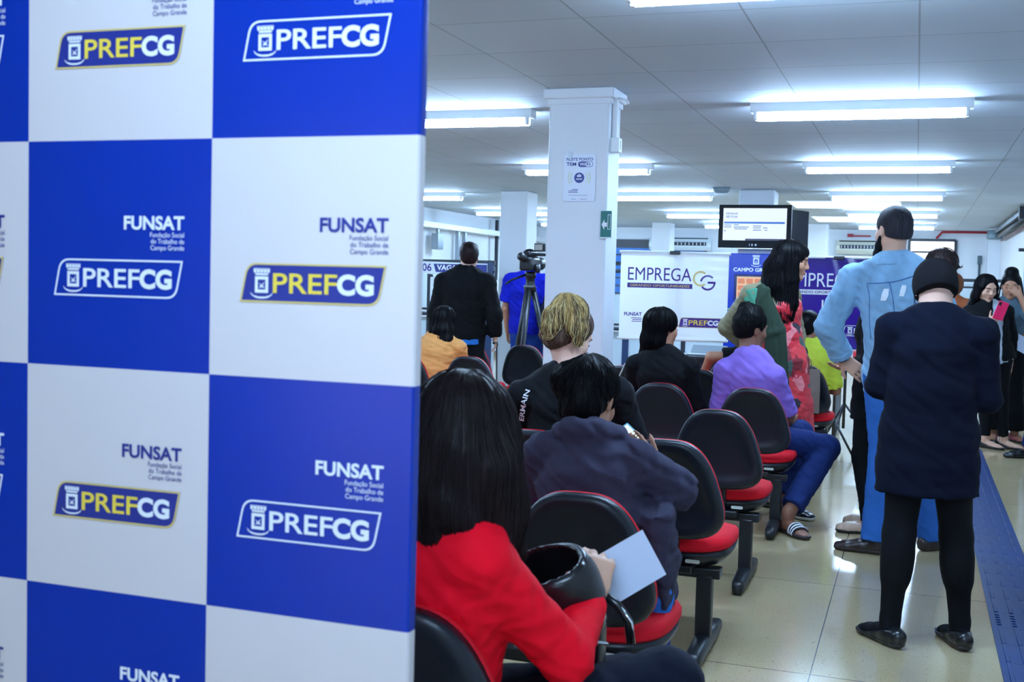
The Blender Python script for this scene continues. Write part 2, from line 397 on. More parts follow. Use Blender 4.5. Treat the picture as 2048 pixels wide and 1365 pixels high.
# window and blue shutter of the back wall
m = MB()
for x in (-0.16, 0.64): m.box((x, Y1 - 0.03, 2.02), (0.05, 0.06, 0.70))
for z in (1.68, 1.95, 2.15, 2.37): m.box((0.24, Y1 - 0.03, z), (0.80, 0.06, 0.05 if z > 2.3 else 0.035))
wn = struct(m.build('window_1', M_dark))
MB().box((0.24, Y1 - 0.012, 2.02), (0.78, 0.01, 0.68)).build('window_pane', M_day, wn)
M_blue = mat('blue_louvre', (14, 104, 190), 0.4)
m = MB()
for z in np.arange(1.30, 2.22, 0.155): m.box((-4.9, Y1 - 0.05, float(z)), (1.86, 0.02, 0.125), bev=0.004)
wn = struct(m.build('window_2', M_blue))
m = MB()
for x in (-5.86, -4.9, -3.94): m.box((x, Y1 - 0.03, 1.76), (0.05, 0.03, 1.1))
m.box((-4.9, Y1 - 0.02, 1.76), (1.9, 0.02, 1.1)); m.build('window_frame', M_dark, wn)

# ------------------------------------------------------------------ fluorescent fixtures
def fixture():
    t = thing('fluorescent_light', 'x', 'ceiling light', (0, 0, CEIL), group='fluorescent battens on the ceiling')
    prof = [(-0.058, 0), (0.058, 0), (0.052, -0.055), (-0.052, -0.055)]
    m = MB().rings([[Vector((x, y, z)) for y, z in prof] for x in (-0.63, 0.63)], True, True, 0, False)
    m.build('housing', M_fix, t)
    for sy in (-0.034, 0.034):
        MB().tube([(x, sy, -0.083) for x in (-0.585, -0.2, 0.2, 0.585)], 0.0165, 12).build('tube', M_tube, t)
    for sx in (-1, 1):
        for sy in (-0.034, 0.034): MB().box((sx * 0.597, sy, -0.075), (0.022, 0.036, 0.05), bev=0.006).build('lamp_holder', M_white, t)
    return t
fx = fixture()
LAMPS = [(-0.42, 4.12, 'in the aisle row, nearest, cut by the top edge'), (-0.365, 7.15, 'in the aisle row, second nearest, largest in full view'),
         (-0.365, 10.5, 'in the aisle row, third nearest'), (-0.365, 13.75, 'in the aisle row, fourth nearest'),
         (-0.365, 17.1, 'in the aisle row, fifth, beyond the larger bright panel'), (-0.365, 20.4, 'in the aisle row, farthest, near the back wall'),
         (-3.02, 7.15, 'on the ceiling just left of the near column'), (-2.98, 10.55, 'passing behind the near column, both ends showing'),
         (-2.96, 13.85, 'right of the near column, above the exit sign'), (-3.05, 17.5, 'ending at the left edge of the television'), (-3.0, 20.6, 'beside the split air conditioner, small and far'),
         (-6.19, 13.9, 'left of the far left column, above the booth'), (-6.05, 17.2, 'passing behind the far left column'), (-6.0, 20.4, 'farthest one between the two left columns'),
         (-0.365, 0.5, None), (-0.365, -2.7, None), (-3.02, 3.85, None), (-6.1, 10.5, None), (-6.1, 7.15, None)]
for i, (x, y, w_) in enumerate(LAMPS):
    o = fx if i == 0 else copy_tree(fx)
    o.location = (x, y, CEIL); o['label'] = 'white twin tube batten light ' + w_ if w_ else 'lit twin tube batten light outside the picture'
# bright flush panels in the ceiling
for x, y, sx, sy, lb in ((-0.93, 15.85, 1.36, 1.25, 'larger bright flush ceiling panel right of the television'), (-0.93, 19.2, 1.30, 1.35, 'smaller far bright flush ceiling panel near the back wall')):
    t = thing('ceiling_light_panel', lb, 'ceiling light', (x, y, CEIL))
    MB().box((0, 0, -0.006), (sx, sy, 0.008)).build('diffuser', M_sky, t)
    m = MB()
    for s in (-1, 1): m.box((s * (sx / 2 + 0.01), 0, -0.006), (0.02, sy + 0.04, 0.012)); m.box((0, s * (sy / 2 + 0.01), -0.006), (sx, 0.02, 0.012))
    m.build('frame', M_white, t)
o = MB().lathe([(0.0, 0.0), (0.10, 0.0), (0.10, -0.03), (0.07, -0.06), (0.0, -0.065)], (-2.14, 13.2, CEIL), 24).build('smoke_detector', mat('grey_dome', (120, 140, 150), 0.4))
tag(o, 'round grey dome on the ceiling left of the television column', 'smoke detector')

# ------------------------------------------------------------------ near column: conduit, box, sign, notice
t = thing('wall_conduit', 'white conduit with a small junction box on the near column side', 'conduit', (-1.668, 6.47, 2.2))
MB().box((0, 0, 0.20), (0.03, 0.03, 0.27), bev=0.003).build('channel', M_white, t)
m = MB().box((0.005, 0, 0.03), (0.06, 0.075, 0.085), bev=0.006); m.box((0.037, 0, 0.03), (0.004, 0.02, 0.05)); m.build('junction_box', M_white, t)
MB().tube([(0.005, -0.0, 0.30), (0.06, 0.0, 0.285), (0.075, 0, 0.265)], 0.008, 8).build('cable_end', M_white, t)
T = plane_map((-1.947, 6.397, 1.905), (1, 0, 0), (0, 0, 1))
def rrect(x, y, w, h, r, n=5):
    p = []
    for cx, cy, a0 in ((x + w - r, y + r, -90), (x + w - r, y + h - r, 0), (x + r, y + h - r, 90), (x + r, y + r, 180)):
        for k in range(n + 1):
            a = math.radians(a0 + 90 * k / n); p.append((cx + r * math.cos(a), cy + r * math.sin(a)))
    return p
def arcpts(cx, cy, r, a0, a1, n=14): return [(cx + r * math.cos(math.radians(a0 + (a1 - a0) * k / n)), cy + r * math.sin(math.radians(a0 + (a1 - a0) * k / n))) for k in range(n + 1)]
M_indigo = mat('indigo_print', (48, 56, 140), 0.45); M_paleyellow = mat('pale_yellow_print', (214, 224, 190), 0.5)
nt_ = tag(MB().prism(rrect(0, 0, 0.192, 0.268, 0.012), T, 0, 0.004).build('wifi_notice', mat('notice_paper', (226, 232, 246), 0.4)), 'white notice about wifi taped to the near column', 'notice')
Tn = lambda x, y, h=0.0: T(x, y, h + 0.004)
text('lettering', 'NESTE PONTO', 0.018, 0.232, 0.158, 0.017, Tn, M_indigo, nt_, 0.02)
text('lettering', 'TEM', 0.018, 0.203, 0.058, 0.02, Tn, M_indigo, nt_, 0.025)
m = MB().prism(rrect(0.088, 0.196, 0.088, 0.032, 0.014), Tn, 0, 0.0005); m.build('wifi_badge', M_indigo, nt_)
MB().prism(rrect(0.130, 0.1985, 0.0435, 0.027, 0.0115), Tn, 0, 0.0009).build('wifi_badge', mat('notice_paper', (226, 232, 246)), nt_)
text('lettering', 'Wi', 0.097, 0.203, 0.03, 0.018, Tn, M_wprint, nt_, 0.02, 0.0012); text('lettering', 'Fi', 0.138, 0.203, 0.022, 0.018, Tn, M_indigo, nt_, 0.02, 0.0014)
m = MB().prism(arcpts(0.096, 0.135, 0.030, 0, 354, 30), Tn, 0, 0.0006)
m.build('round_badge', M_indigo, nt_)
m = MB()
for k, (x, hh) in enumerate(((0.084, 0.012), (0.092, 0.018), (0.101, 0.013))): m.prism([(x, 0.139), (x + 0.0065, 0.139), (x + 0.0065, 0.139 + hh), (x, 0.139 + hh)], Tn, 0.0006, 0.0012)
for y in (0.128, 0.124): m.prism([(0.078, y), (0.114, y), (0.114, y + 0.0025), (0.078, y + 0.0025)], Tn, 0.0006, 0.0012)
m.build('badge_symbol', M_wprint, nt_)
for r in (0.048, 0.064):
    for a in (-32, 148): MB().strip(arcpts(0.096, 0.135, r + 0.004, a, a + 64), arcpts(0.096, 0.135, r - 0.002, a, a + 64), Tn, 0.0006, closed=False).build('signal_wave', M_paleyellow, nt_)
m = MB()
for x, y, w_ in ((0.055, 0.066, 0.035), (0.034, 0.058, 0.056), (0.034, 0.050, 0.056), (0.034, 0.034, 0.115), (0.05, 0.012, 0.03), (0.09, 0.008, 0.004), (0.105, 0.012, 0.04)):
    m.prism([(x, y), (x + w_, y), (x + w_, y + (0.0018 if y < 0.04 else 0.0035)), (x, y + (0.0018 if y < 0.04 else 0.0035))], Tn, 0, 0.0006)
m.build('fine_print', M_indigo, nt_)
MB().box((-1.947 + 0.042, 6.389, 2.165), (0.013, 0.002, 0.05)).build('tape_strip', mat('clear_tape', (190, 200, 215), 0.3), nt_)
# exit sign on the column's right-hand corner
T = plane_map((-1.708, 6.393, 1.70), (0.93, 0.0, 0.0), (0, 0, 1)); rotz = math.radians(28)
T = plane_map((-1.712, 6.385, 1.695), (math.cos(rotz), math.sin(rotz) * -0.45, 0), (0, 0, 1))
M_green = mat('exit_green', (32, 110, 105), 0.4)
ex = tag(MB().prism([(0, 0), (0.075, 0), (0.075, 0.155), (0, 0.155)], T, 0, 0.004).build('exit_sign', M_green), 'small green exit arrow sign on the near column corner', 'sign')
Te = lambda x, y, h=0.0: T(x, y, h + 0.004)
MB().prism([(0.007, 0.078), (0.027, 0.108), (0.027, 0.09), (0.045, 0.09), (0.045, 0.066), (0.027, 0.066), (0.027, 0.048)], Te, 0, 0.0006).build('arrow', M_wprint, ex)
m = MB().strip(rrect(0.05, 0.05, 0.02, 0.085, 0.002), rrect(0.053, 0.053, 0.014, 0.079, 0.002), Te, 0.0006); m.build('doorway_symbol', M_wprint, ex)
MB().prism([(0, 0), (0.075, 0), (0.075, 0.007), (0, 0.007)], Te, 0, 0.0005).build('border', M_wprint, ex)

# ------------------------------------------------------------------ back wall fittings
def ac_unit(x, z, w_, lb, yellow):
    t = thing('air_conditioner', lb, 'air conditioner', (x, Y1 - 0.12, z))
    prof = [(0.11, -0.13), (-0.06, -0.13), (-0.12, -0.06), (-0.12, 0.02), (-0.05, 0.13), (0.11, 0.13)]
    MB().rings([[Vector((xx, y, zz)) for y, zz in prof] for xx in (-w_ / 2, w_ / 2)], True, True, 0, False).build('casing', mat('ac_casing_cream' if yellow else 'ac_casing', (214, 214, 196) if yellow else (214, 224, 228), 0.4), t)
    m = MB().box((0.0, -0.118, 0.0), (w_ * 0.86, 0.012, 0.07)); m.build('air_outlet', M_dark, t)
    m = MB()
    for k in range(14): m.box((-w_ * 0.4 + k * w_ * 0.8 / 13, -0.127, 0.0), (0.012, 0.008, 0.05))
    m.build('vanes', M_white, t)
    MB().box((0, -0.07, 0.105), (w_ * 0.9, 0.012, 0.02), rot=Matrix.Rotation(0.5, 3, 'X')).build('air_intake', M_dark, t)
ac_unit(-4.42, 2.23, 1.22, 'long white split air conditioner above the blue louvred window', False)
ac_unit(-0.98, 2.22, 0.95, 'cream split air conditioner left of the man in denim', True)
o = MB().tube([(0.30, Y1 - 0.10, 2.40), (0.40, Y1 - 0.10, 2.52), (1.19, Y1 - 0.10, 2.52)], 0.022, 10).build('sprinkler_pipe', M_red)
tag(o, 'long red pipe along the top of the back wall at right', 'pipe')
o = MB().box((-1.22, Y1 - 0.03, 2.44), (0.10, 0.06, 0.06)).box((-1.02, Y1 - 0.03, 2.43), (0.34, 0.03, 0.028)).build('sprinkler_pipe', M_red)
tag(o, 'short red pipe above the cream air conditioner', 'pipe')
t = thing('electrical_box', 'grey electrical box with drop conduit on the back wall at right', 'electrical box', (1.06, Y1 - 0.03, 2.0))
MB().box((0, 0, 0.02), (0.07, 0.06, 0.16), bev=0.006).build('box', mat('dark_grey_paint', (70, 92, 100), 0.4), t)
MB().tube([(0, 0, -0.05), (0, 0, -0.7)], 0.018, 8).build('conduit', mat('dark_grey_paint', (70, 92, 100)), t)
# ducting along the right-hand wall
t = thing('cable_tray', 'dark and silver service duct under the ceiling of the right wall', 'duct', (1.28, 16.0, 2.45))
m = MB().box((0, 2.6, 0.03), (0.13, 5.6, 0.05), bev=0.004)
for k in range(34): m.box((-0.067, -0.1 + k * 0.16, 0.03), (0.006, 0.07, 0.02))
m.build('tray', M_galv, t)
MB().tube([(0.0, -0.2, -0.05), (0.0, 5.4, -0.05)], 0.036, 10).build('pipe', M_dark, t)
MB().tube([(0.05, -0.2, -0.12), (0.05, 5.4, -0.12)], 0.014, 8).build('pipe', mat('dull_red_pipe', (110, 60, 66), 0.5), t)
MB().box((-0.03, -0.2, 0.0), (0.16, 0.12, 0.16), bev=0.01).build('end_bracket', M_dark, t)
MB().lathe([(0.0, -0.10), (0.12, -0.10), (0.14, -0.06), (0.12, 0.0), (0.12, 0.06), (0.0, 0.06)], (-0.05, 5.55, 0.0), 20).build('round_junction', mat('grey_dome', (120, 140, 150)), t)
# white screen at the right with brown foot
t = thing('partition_screen', 'white standing partition with dark top edge against the right wall', 'partition', (1.23, 13.75, 0))
MB().box((0, 0, 0.95), (0.28, 0.06, 1.9), bev=0.004).build('panel', mat('pale_panel', (205, 218, 238), 0.35), t)
MB().box((-0.02, 0, 1.915), (0.36, 0.10, 0.035), bev=0.006).build('top_edge', M_dark, t)
MB().box((0, 0, 0.06), (0.30, 0.08, 0.12)).build('foot', M_base, t)

# ------------------------------------------------------------------ booths behind glass
def booth(x0, x1, y, lb, posts, zt=1.64, zc=1.0):
    t = thing('service_booth', lb, 'booth', ((x0 + x1) / 2, y, 0)); cx = (x0 + x1) / 2; L = x1 - x0
    MB().box((0, 0, (zc - 0.04) / 2), (L, 0.05, zc - 0.04)).build('lower_panel', mat('booth_panel', (196, 210, 220), 0.5), t)
    MB().box((0, -0.01, 0.08), (L + 0.01, 0.05, 0.16)).build('plinth', mat('slate', (52, 66, 78), 0.5), t)
    MB().box((0, 0.12, zc), (L, 0.5, 0.035)).box((0, -0.0, zc + 0.06), (L, 0.05, 0.03)).build('counter', M_dark, t)
    MB().box((0, 0, zt), (L, 0.05, 0.05)).box((0, 0, zt - 0.11), (L, 0.03, 0.03)).build('top_rail', M_dark, t)
    MB().box((0, 0.002, (zt + zc) / 2), (L, 0.006, zt - zc - 0.1)).build('glass_pane', M_glass, t)
    for px, pw in posts: MB().box((px - cx, -0.005, zt / 2), (pw, 0.06, zt)).build('post', mat('booth_post', (24, 52, 92), 0.4) if pw > 0.08 else M_dark, t)
    return t
bt = booth(-7.3, -4.78, 13.0, 'glass fronted service booth behind the man in black jacket', [(-7.28, 0.05), (-6.5, 0.05), (-5.62, 0.05), (-4.86, 0.13)])
booth(-4.3, -2.2, 15.5, 'glass fronted booth seen between the near column and the white banner', [(-4.25, 0.05), (-3.75, 0.09), (-2.95, 0.06), (-2.25, 0.06)], 1.70, 0.80)
booth(0.3, 1.3, 19.5, 'low glass booth with dark rail at the far right', [(0.32, 0.04), (1.28, 0.04)], 1.62, 0.8)
def monitor(x, y, z, lb, w_=0.5):
    t = thing('computer_monitor', lb, 'monitor', (x, y, z))
    MB().box((0, 0, 0.28), (w_, 0.04, 0.31), bev=0.006).build('casing', M_blackp, t)
    MB().box((0, 0.021, 0.28), (w_ - 0.04, 0.004, 0.27)).build('screen', mat('screen_white', (200, 220, 230), 0.3, emit=0.6), t)
    MB().box((0, 0.0, 0.07), (0.05, 0.03, 0.14)).box((0, 0, 0.008), (0.22, 0.16, 0.016), bev=0.004).build('stand', M_blackp, t)
monitor(-5.42, 13.2, 1.018, 'black monitor on the booth counter beside the man in black jacket')
# paper signs of the booth
T = plane_map((-5.74, 12.955, 1.50), (1, 0, 0), (0, 0, 1))
sg = tag(MB().prism([(0, 0.0), (0.20, -0.02), (0.88, 0.01), (0.88, 0.125), (0, 0.14)], T, 0, 0.002).build('booth_sign', mat('sign_white', (226, 232, 244), 0.5)), 'white sign with 06 and VAGAS on the booth top rail', 'sign')
Ts = lambda x, y, h=0.0: T(x, y, h + 0.002)
text('lettering', '06', 0.03, 0.02, 0.125, 0.095, Ts, M_purple, sg, 0.02)
MB().prism([(0.21, 0.012), (0.56, 0.012), (0.56, 0.112), (0.18, 0.112)], Ts, 0, 0.0005).prism([(0.64, 0.015), (0.875, 0.015), (0.875, 0.112), (0.64, 0.112)], Ts, 0, 0.0005).build('panel_print', M_navy, sg)
text('lettering', 'VAGAS', 0.225, 0.035, 0.30, 0.065, Ts, M_wprint, sg, 0.03, 0.0012)
T = plane_map((-5.60, 12.96, 1.08), (1, 0, 0), (0, 0, 1))
sg = tag(MB().prism([(0, 0), (0.36, 0), (0.36, 0.37), (0, 0.37)], T, 0, 0.002).build('booth_notice', mat('notice_paper', (226, 232, 246))), 'white paper sheet below the VAGAS sign on the booth glass', 'notice')
Ts2 = lambda x, y, h=0.0: T(x, y, h + 0.002)
MB().strip(rrect(0.04, 0.21, 0.26, 0.11, 0.05), rrect(0.052, 0.222, 0.236, 0.086, 0.04), Ts2, 0.0006).build('outline_badge', M_dark, sg)
text('lettering', 'CO', 0.07, 0.24, 0.09, 0.055, Ts2, M_dark, sg, 0.01)
# white trunking and drop conduits along the left wall
t = thing('cable_trunking', 'white trunking with drop conduits along the left wall', 'trunking', (X0 + 0.12, 13.2, 2.27))
MB().box((0, 4.6, 0.0), (0.16, 9.4, 0.09), bev=0.006).build('trunk', M_white, t)
for y, w_ in ((2.75, 0.05), (3.2, 0.05), (4.75, 0.06), (5.05, 0.06)):
    MB().box((0, y, -0.40), (w_, w_, 0.72)).build('drop_conduit', M_galv, t)
MB().box((0.02, 3.85, -0.25), (0.12, 0.22, 0.26), bev=0.01).box((0.02, 3.85, -0.09), (0.04, 0.05, 0.12)).build('power_box', M_galv, t)
MB().box((0, 6.65, -0.30), (0.05, 0.06, 1.1)).build('black_post', M_dark, t)
T = plane_map((-4.30, 15.465, 1.25), (1, 0, 0), (0, 0, 1))
po = tag(MB().prism([(0, 0), (0.34, 0), (0.34, 0.45), (0, 0.45)], T, 0, 0.003).build('booth_poster', mat('notice_paper', (226, 232, 246))), 'white and orange poster behind the video camera', 'poster')
MB().prism([(0.02, 0.30), (0.32, 0.30), (0.32, 0.43), (0.02, 0.43)], lambda x, y, h=0: T(x, y, h + 0.003), 0, 0.001).build('picture', mat('orange_print', (210, 140, 90), 0.5), po)
# ------------------------------------------------------------------ printed logos
def skew_plate(w, h, r=0.30, sl=0.20, ins=0.0):
    """parallelogram with two rounded corners, like the printed badge"""
    s = sl * h; a = ins
    BL, TL, TR, BR = (a * 1.3, a), (s + a * 0.9, h - a), (w - a * 1.3, h - a), (w - s - a * 0.9, a)
    rr = r * h - a * 0.6
    def rnd(P, A, B):
        A = Vector((A[0] - P[0], A[1] - P[1])).normalized() * rr; B = Vector((B[0] - P[0], B[1] - P[1])).normalized() * rr
        return [(P[0] + A.x * (1 - t) ** 2 + B.x * t * t, P[1] + A.y * (1 - t) ** 2 + B.y * t * t) for t in np.linspace(0, 1, 7)]
    return [BL] + rnd(BR, BL, TR) + [TR] + rnd(TL, TR, BL)

def crest(parent, T, x, y, h, m, z=0.0012):
    """municipal coat of arms: mural crown, square shield with a bird, ribbon"""
    b = MB(); s = h
    def P(pts, up=0.0): b.prism([(x + px * s, y + py * s) for px, py in pts], T, z * 0.7, z + up)
    P([(-0.22, 0.74), (0.22, 0.74), (0.24, 0.80), (-0.24, 0.80)])
    for k in range(5):
        c = -0.24 + 0.12 * k; P([(c - 0.045, 0.82), (c + 0.045, 0.82), (c + 0.05, 0.96), (c + 0.018, 0.96), (c + 0.018, 0.92), (c - 0.018, 0.92), (c - 0.018, 0.96), (c - 0.05, 0.96)])
    o = [(-0.24, 0.18), (0.24, 0.18), (0.24, 0.70), (-0.24, 0.70)]; i = [(-0.14, 0.28), (0.14, 0.28), (0.14, 0.60), (-0.14, 0.60)]
    b.strip([(x + p[0] * s, y + p[1] * s) for p in o], [(x + p[0] * s, y + p[1] * s) for p in i], T, z)
    P([(-0.10, 0.50), (0.0, 0.42), (0.10, 0.54), (0.04, 0.40), (0.11, 0.33), (-0.01, 0.36), (-0.10, 0.32), (-0.04, 0.41)])
    b.strip([(x + px * s, y + py * s) for px, py in [(-0.42, 0.20), (-0.30, 0.10), (-0.12, 0.055), (0.12, 0.055), (0.30, 0.10), (0.42, 0.20)]],
            [(x + px * s, y + py * s) for px, py in [(-0.36, 0.10), (-0.24, 0.03), (-0.10, 0.0), (0.10, 0.0), (0.24, 0.03), (0.36, 0.10)]], T, z, closed=False)
    return b.build('coat_of_arms', m, parent)

def pref_logo(parent, T, x, y, w, h, colour, fill=None):
    T2 = lambda a, b, c=0.0: T(x + a, y + b, c)
    fill = fill or M_navy; t = 0.045 * h
    edge = M_gold if colour else M_wprint
    if colour: pl = MB().prism(skew_plate(w, h), T2, 0, 0.0006).build('logo_plate', fill, parent)
    else: pl = None
    MB().strip(skew_plate(w, h), skew_plate(w, h, ins=t), T2, 0.0009).build('logo_border', edge, parent)
    crest(parent, T2, w * 0.155, h * 0.10, h * 0.80, M_wprint)
    text('lettering', 'PREF', w * 0.235, h * 0.25, w * 0.44, h * 0.50, T2, M_yellow if colour else M_wprint, parent, 0.012, 0.0012)
    text('lettering', 'CG', w * 0.675, h * 0.235, w * 0.245, h * 0.53, T2, M_wprint, parent, 0.045, 0.0013)
    return pl

# ------------------------------------------------------------------ chequered backdrop
M_bblue = mat('backdrop_blue_fabric', (0, 44, 150), 0.24, spec=0.32)
M_bwhite = mat('backdrop_white_fabric', (215, 207, 208), 0.24, spec=0.45)
BX1, BY = -0.718, 1.60; PW, PH = 0.366, 0.3805; ZT = 1.663
xs = [BX1 - 0.360] + [BX1 - 0.360 - PW * k for k in range(1, 8)]
bd = thing('printed_backdrop', 'tall chequered blue and white fabric backdrop filling the left of the picture', 'backdrop', (-1.9, BY, 0))
bm = bmesh.new(); zs = [0.02] + [ZT + PH * k for k in range(-4, 3) if ZT + PH * k > 0.05]
zz = sorted(zs); xe = sorted([BX1] + xs)
def sq(i, k):   # i-th column from the right, k-th row from the seam at ZT: 0 is the row below the seam
    return (i + k) % 2
def rowidx(z): return int(round((ZT - z) / PH - 0.5))
TH = 0.022
for a, b in zip(xe, xe[1:]):
    for c, d in zip(zz, zz[1:]):
        i = len(xe) - 2 - xe.index(a); k = rowidx(max((c + d) / 2, 0.05)); mi = 0 if sq(i, k) == 0 else 1
        vs = [bm.verts.new((x + 1.9, 0, z)) for x, z in ((a, c), (b, c), (b, d), (a, d))]; f = bm.faces.new(vs); f.material_index = mi
        if b == BX1:
            e0 = [bm.verts.new((b + 1.9 + dx, y, z)) for (dx, y) in ((0, 0), (0.003, 0.002), (0.004, 0.005), (0.004, TH)) for z in (c, d)]
            for q in range(3):
                f = bm.faces.new((e0[2 * q], e0[2 * q + 2], e0[2 * q + 3], e0[2 * q + 1])); f.material_index = mi; f.smooth = True
zt, zb = zz[-1], zz[0]; xl, xr = xe[0] + 1.9, BX1 + 1.904
for P in ([(xl, TH, zb), (xl, TH, zt), (xr, TH, zt), (xr, TH, zb)], [(xl, 0, zt), (xr, 0, zt), (xr, TH, zt), (xl, TH, zt)], [(xl, 0, zb), (xl, 0, zt), (xl, TH, zt), (xl, TH, zb)], [(xl, 0, zb), (xr, 0, zb), (xr, TH, zb), (xl, TH, zb)]):
    f = bm.faces.new([bm.verts.new(p) for p in P]); f.material_index = 0
me = bpy.data.meshes.new('fabric_panel'); bm.to_mesh(me); bm.free(); mesh_obj('fabric_panel', me, bd, [M_bwhite, M_bblue])
for x in (-0.2, 1.0): MB().box((x, 0.05, 0.012), (0.05, 0.14, 0.024), bev=0.004).build('foot', M_galv, bd)
for i in range(4):
    for k in range(-1, 3):
        xl0 = (BX1 - 0.360 - PW * i); zb0 = ZT - PH * (k + 1)
        if zb0 < 0.1: continue
        white = sq(i, k) == 0
        TT = plane_map((xl0 + 1.9, -0.0004, zb0), (1, 0, 0), (0, 0, 1))
        pref_logo(bd, TT, 0.056, 0.120, 0.258, 0.0625, white)
        cc = M_navy if white else M_wprint
        text('heading_lettering', 'FUNSAT', 0.198, 0.2325, 0.118, 0.023, TT, cc, bd, 0.03)
        text('small_lettering', 'Fundação Social\ndo Trabalho de\nCampo Grande', 0.250, 0.197, 0.066, 0.0315, TT, cc, bd, 0.0)

# ------------------------------------------------------------------ the two EMPREGA banners
M_vinylw = mat('white_vinyl', (246, 248, 250), 0.2, spec=0.6)
M_vinylp = mat('purple_vinyl', (44, 14, 130), 0.2, spec=0.6)
for m_, f_ in ((M_vinylw, 0.45), (M_vinylp, 0.25)):          # thin vinyl lets the lamps behind shine through
    n_ = m_.node_tree; tr_ = n_.nodes.new('ShaderNodeBsdfTranslucent'); mx_ = n_.nodes.new('ShaderNodeMixShader'); bs_ = n_.nodes['Principled BSDF']
    tr_.inputs[0].default_value = bs_.inputs['Base Color'].default_value; mx_.inputs[0].default_value = f_
    n_.links.new(bs_.outputs[0], mx_.inputs[1]); n_.links.new(tr_.outputs[0], mx_.inputs[2]); n_.links.new(mx_.outputs[0], n_.nodes['Material Output'].inputs[0])
def banner(x, y, rz, w, h, zb, lb, vinyl, ink, dark):
    t = thing('banner_stand', lb, 'banner', (x, y, 0), rz)
    rng = np.random.RandomState(3)
    nx_, ny_ = 46, 40
    def wav(a, b):
        u, v = a / w, b / h; q = min(1, max(0, (v - 0.30) / 0.15)); q = q * q * (3 - 2 * q)
        return q * (0.002 * math.sin(9 * u + 5 * v) * (1 - v) + 0.007 * math.exp(-((u - 0.43 - (1 - v) * 0.16) / 0.035) ** 2) * v + 0.007 * math.exp(-((u - 0.55 - (1 - v) * 0.42) / 0.04) ** 2) * min(1, max(0, v * 1.6 - 0.4)) + 0.003 * math.sin(60 * v + 4 * u) * math.exp(-((u - 0.9) / 0.12) ** 2))
    def S(a, b, h_=0.0): return Vector((a - w / 2, -0.012 - wav(a, b) - h_, zb + b))
    fr = [[S(w * i / nx_, h * k / ny_) for i in range(nx_ + 1)] for k in range(ny_ + 1)]
    MB().rings(fr, False, False).build('printed_sheet', vinyl, t)
    MB().tube([(-w / 2 - 0.015, 0, zb + h), (w / 2 + 0.015, 0, zb + h)], 0.014, 10).build('top_rod', M_white, t)
    MB().tube([(-w / 2 - 0.015, 0, zb), (w / 2 + 0.015, 0, zb)], 0.012, 10).build('bottom_rod', M_white, t)
    MB().box((0, -0.01, zb + h), (0.09, 0.05, 0.03), bev=0.005).build('clip', M_blackp, t)
    MB().tube([(0, 0.05, 0.03), (0, 0.03, zb + h)], 0.012, 10).build('pole', M_blackp, t)
    for a in (90, 210, 330): MB().tube([(0, 0.05, 0.32), (0.22 * math.cos(math.radians(a)), 0.05 + 0.22 * math.sin(math.radians(a)), 0.012)], 0.01, 8).build('tripod_foot', M_blackp, t)
    # lettering follows the sheet
    def bar(x, y, w_, h_, q, nm, m_): MB().rings([[S(x + w_ * a / 30, y + h_ * b_, q) for a in range(31)] for b_ in (0, 1)], False, False).build(nm, m_, t)
    s = w / 0.94
    def lift(q): return lambda a, b, c=0.0: S(a, b, c + q)
    text('heading_lettering', 'EMPREGA', 0.065 * s, h * 0.675, 0.555 * s, 0.115 * s, lift(0.001), ink, t, 0.0)
    bar(0.062 * s, h * 0.59, 0.568 * s, h * 0.055, 0.001, 'heading_bar', M_wprint if dark else M_purple)
    text('lettering', 'GERANDO OPORTUNIDADES', 0.085 * s, h * 0.604, 0.52 * s, 0.021 * s, lift(0.002), M_purple if dark else M_gold, t, 0.015)
    cx, cy, r = 0.70 * s, h * 0.71, 0.068 * s
    MB().strip(arcpts(cx, cy, r, 50, 310, 26), arcpts(cx, cy, r * 0.76, 50, 310, 26), lift(0.001), 0, closed=False).build('emblem', M_gold, t)
    cx2, cy2 = cx + 0.062 * s, cy - 0.034 * s; m = MB()
    m.strip(arcpts(cx2, cy2, r, 45, 170, 18), arcpts(cx2, cy2, r * 0.76, 45, 170, 18), lift(0.002), 0, closed=False)
    m.strip(arcpts(cx2, cy2, r, 215, 360, 18), arcpts(cx2, cy2, r * 0.76, 215, 360, 18), lift(0.002), 0, closed=False)
    m.prism([(cx2, cy2 - 0.008 * s), (cx2 + r, cy2 - 0.008 * s), (cx2 + r, cy2 + 0.01 * s), (cx2, cy2 + 0.01 * s)], lift(0.001), 0, 0.001)
    m.build('emblem', ink, t)
    pref_logo(t, lift(0.004), 0.52 * s, h * 0.145, 0.375 * s, 0.088 * s, not dark, M_purple)
    text('heading_lettering', 'FUNSAT', 0.042 * s, h * 0.262, 0.155 * s, 0.032 * s, lift(0.001), ink, t, 0.03)
    m = MB()
    for b_, a0 in ((0.235, 0.105), (0.215, 0.115), (0.195, 0.11)): m.prism([(a0 * s, h * b_), (0.197 * s, h * b_), (0.197 * s, h * (b_ + 0.008)), (a0 * s, h * (b_ + 0.008))], lift(0.0005), 0, 0.001)
    m.build('small_lettering', ink, t)
    if dark: text('lettering', 'LO', 0.345 * s, h * 0.44, 0.10 * s, 0.07 * s, lift(0.001), M_wprint, t, 0.035)
    return t
banner(-1.995, 9.95, math.radians(13), 0.93, 0.755, 0.96, 'white vinyl banner reading EMPREGA hanging on a stand', M_vinylw, M_purple, False)
banner(-0.63, 10.2, math.radians(-3), 0.98, 0.773, 0.93, 'purple vinyl banner reading EMPREGA partly hidden by the man in denim', M_vinylp, M_wprint, True)

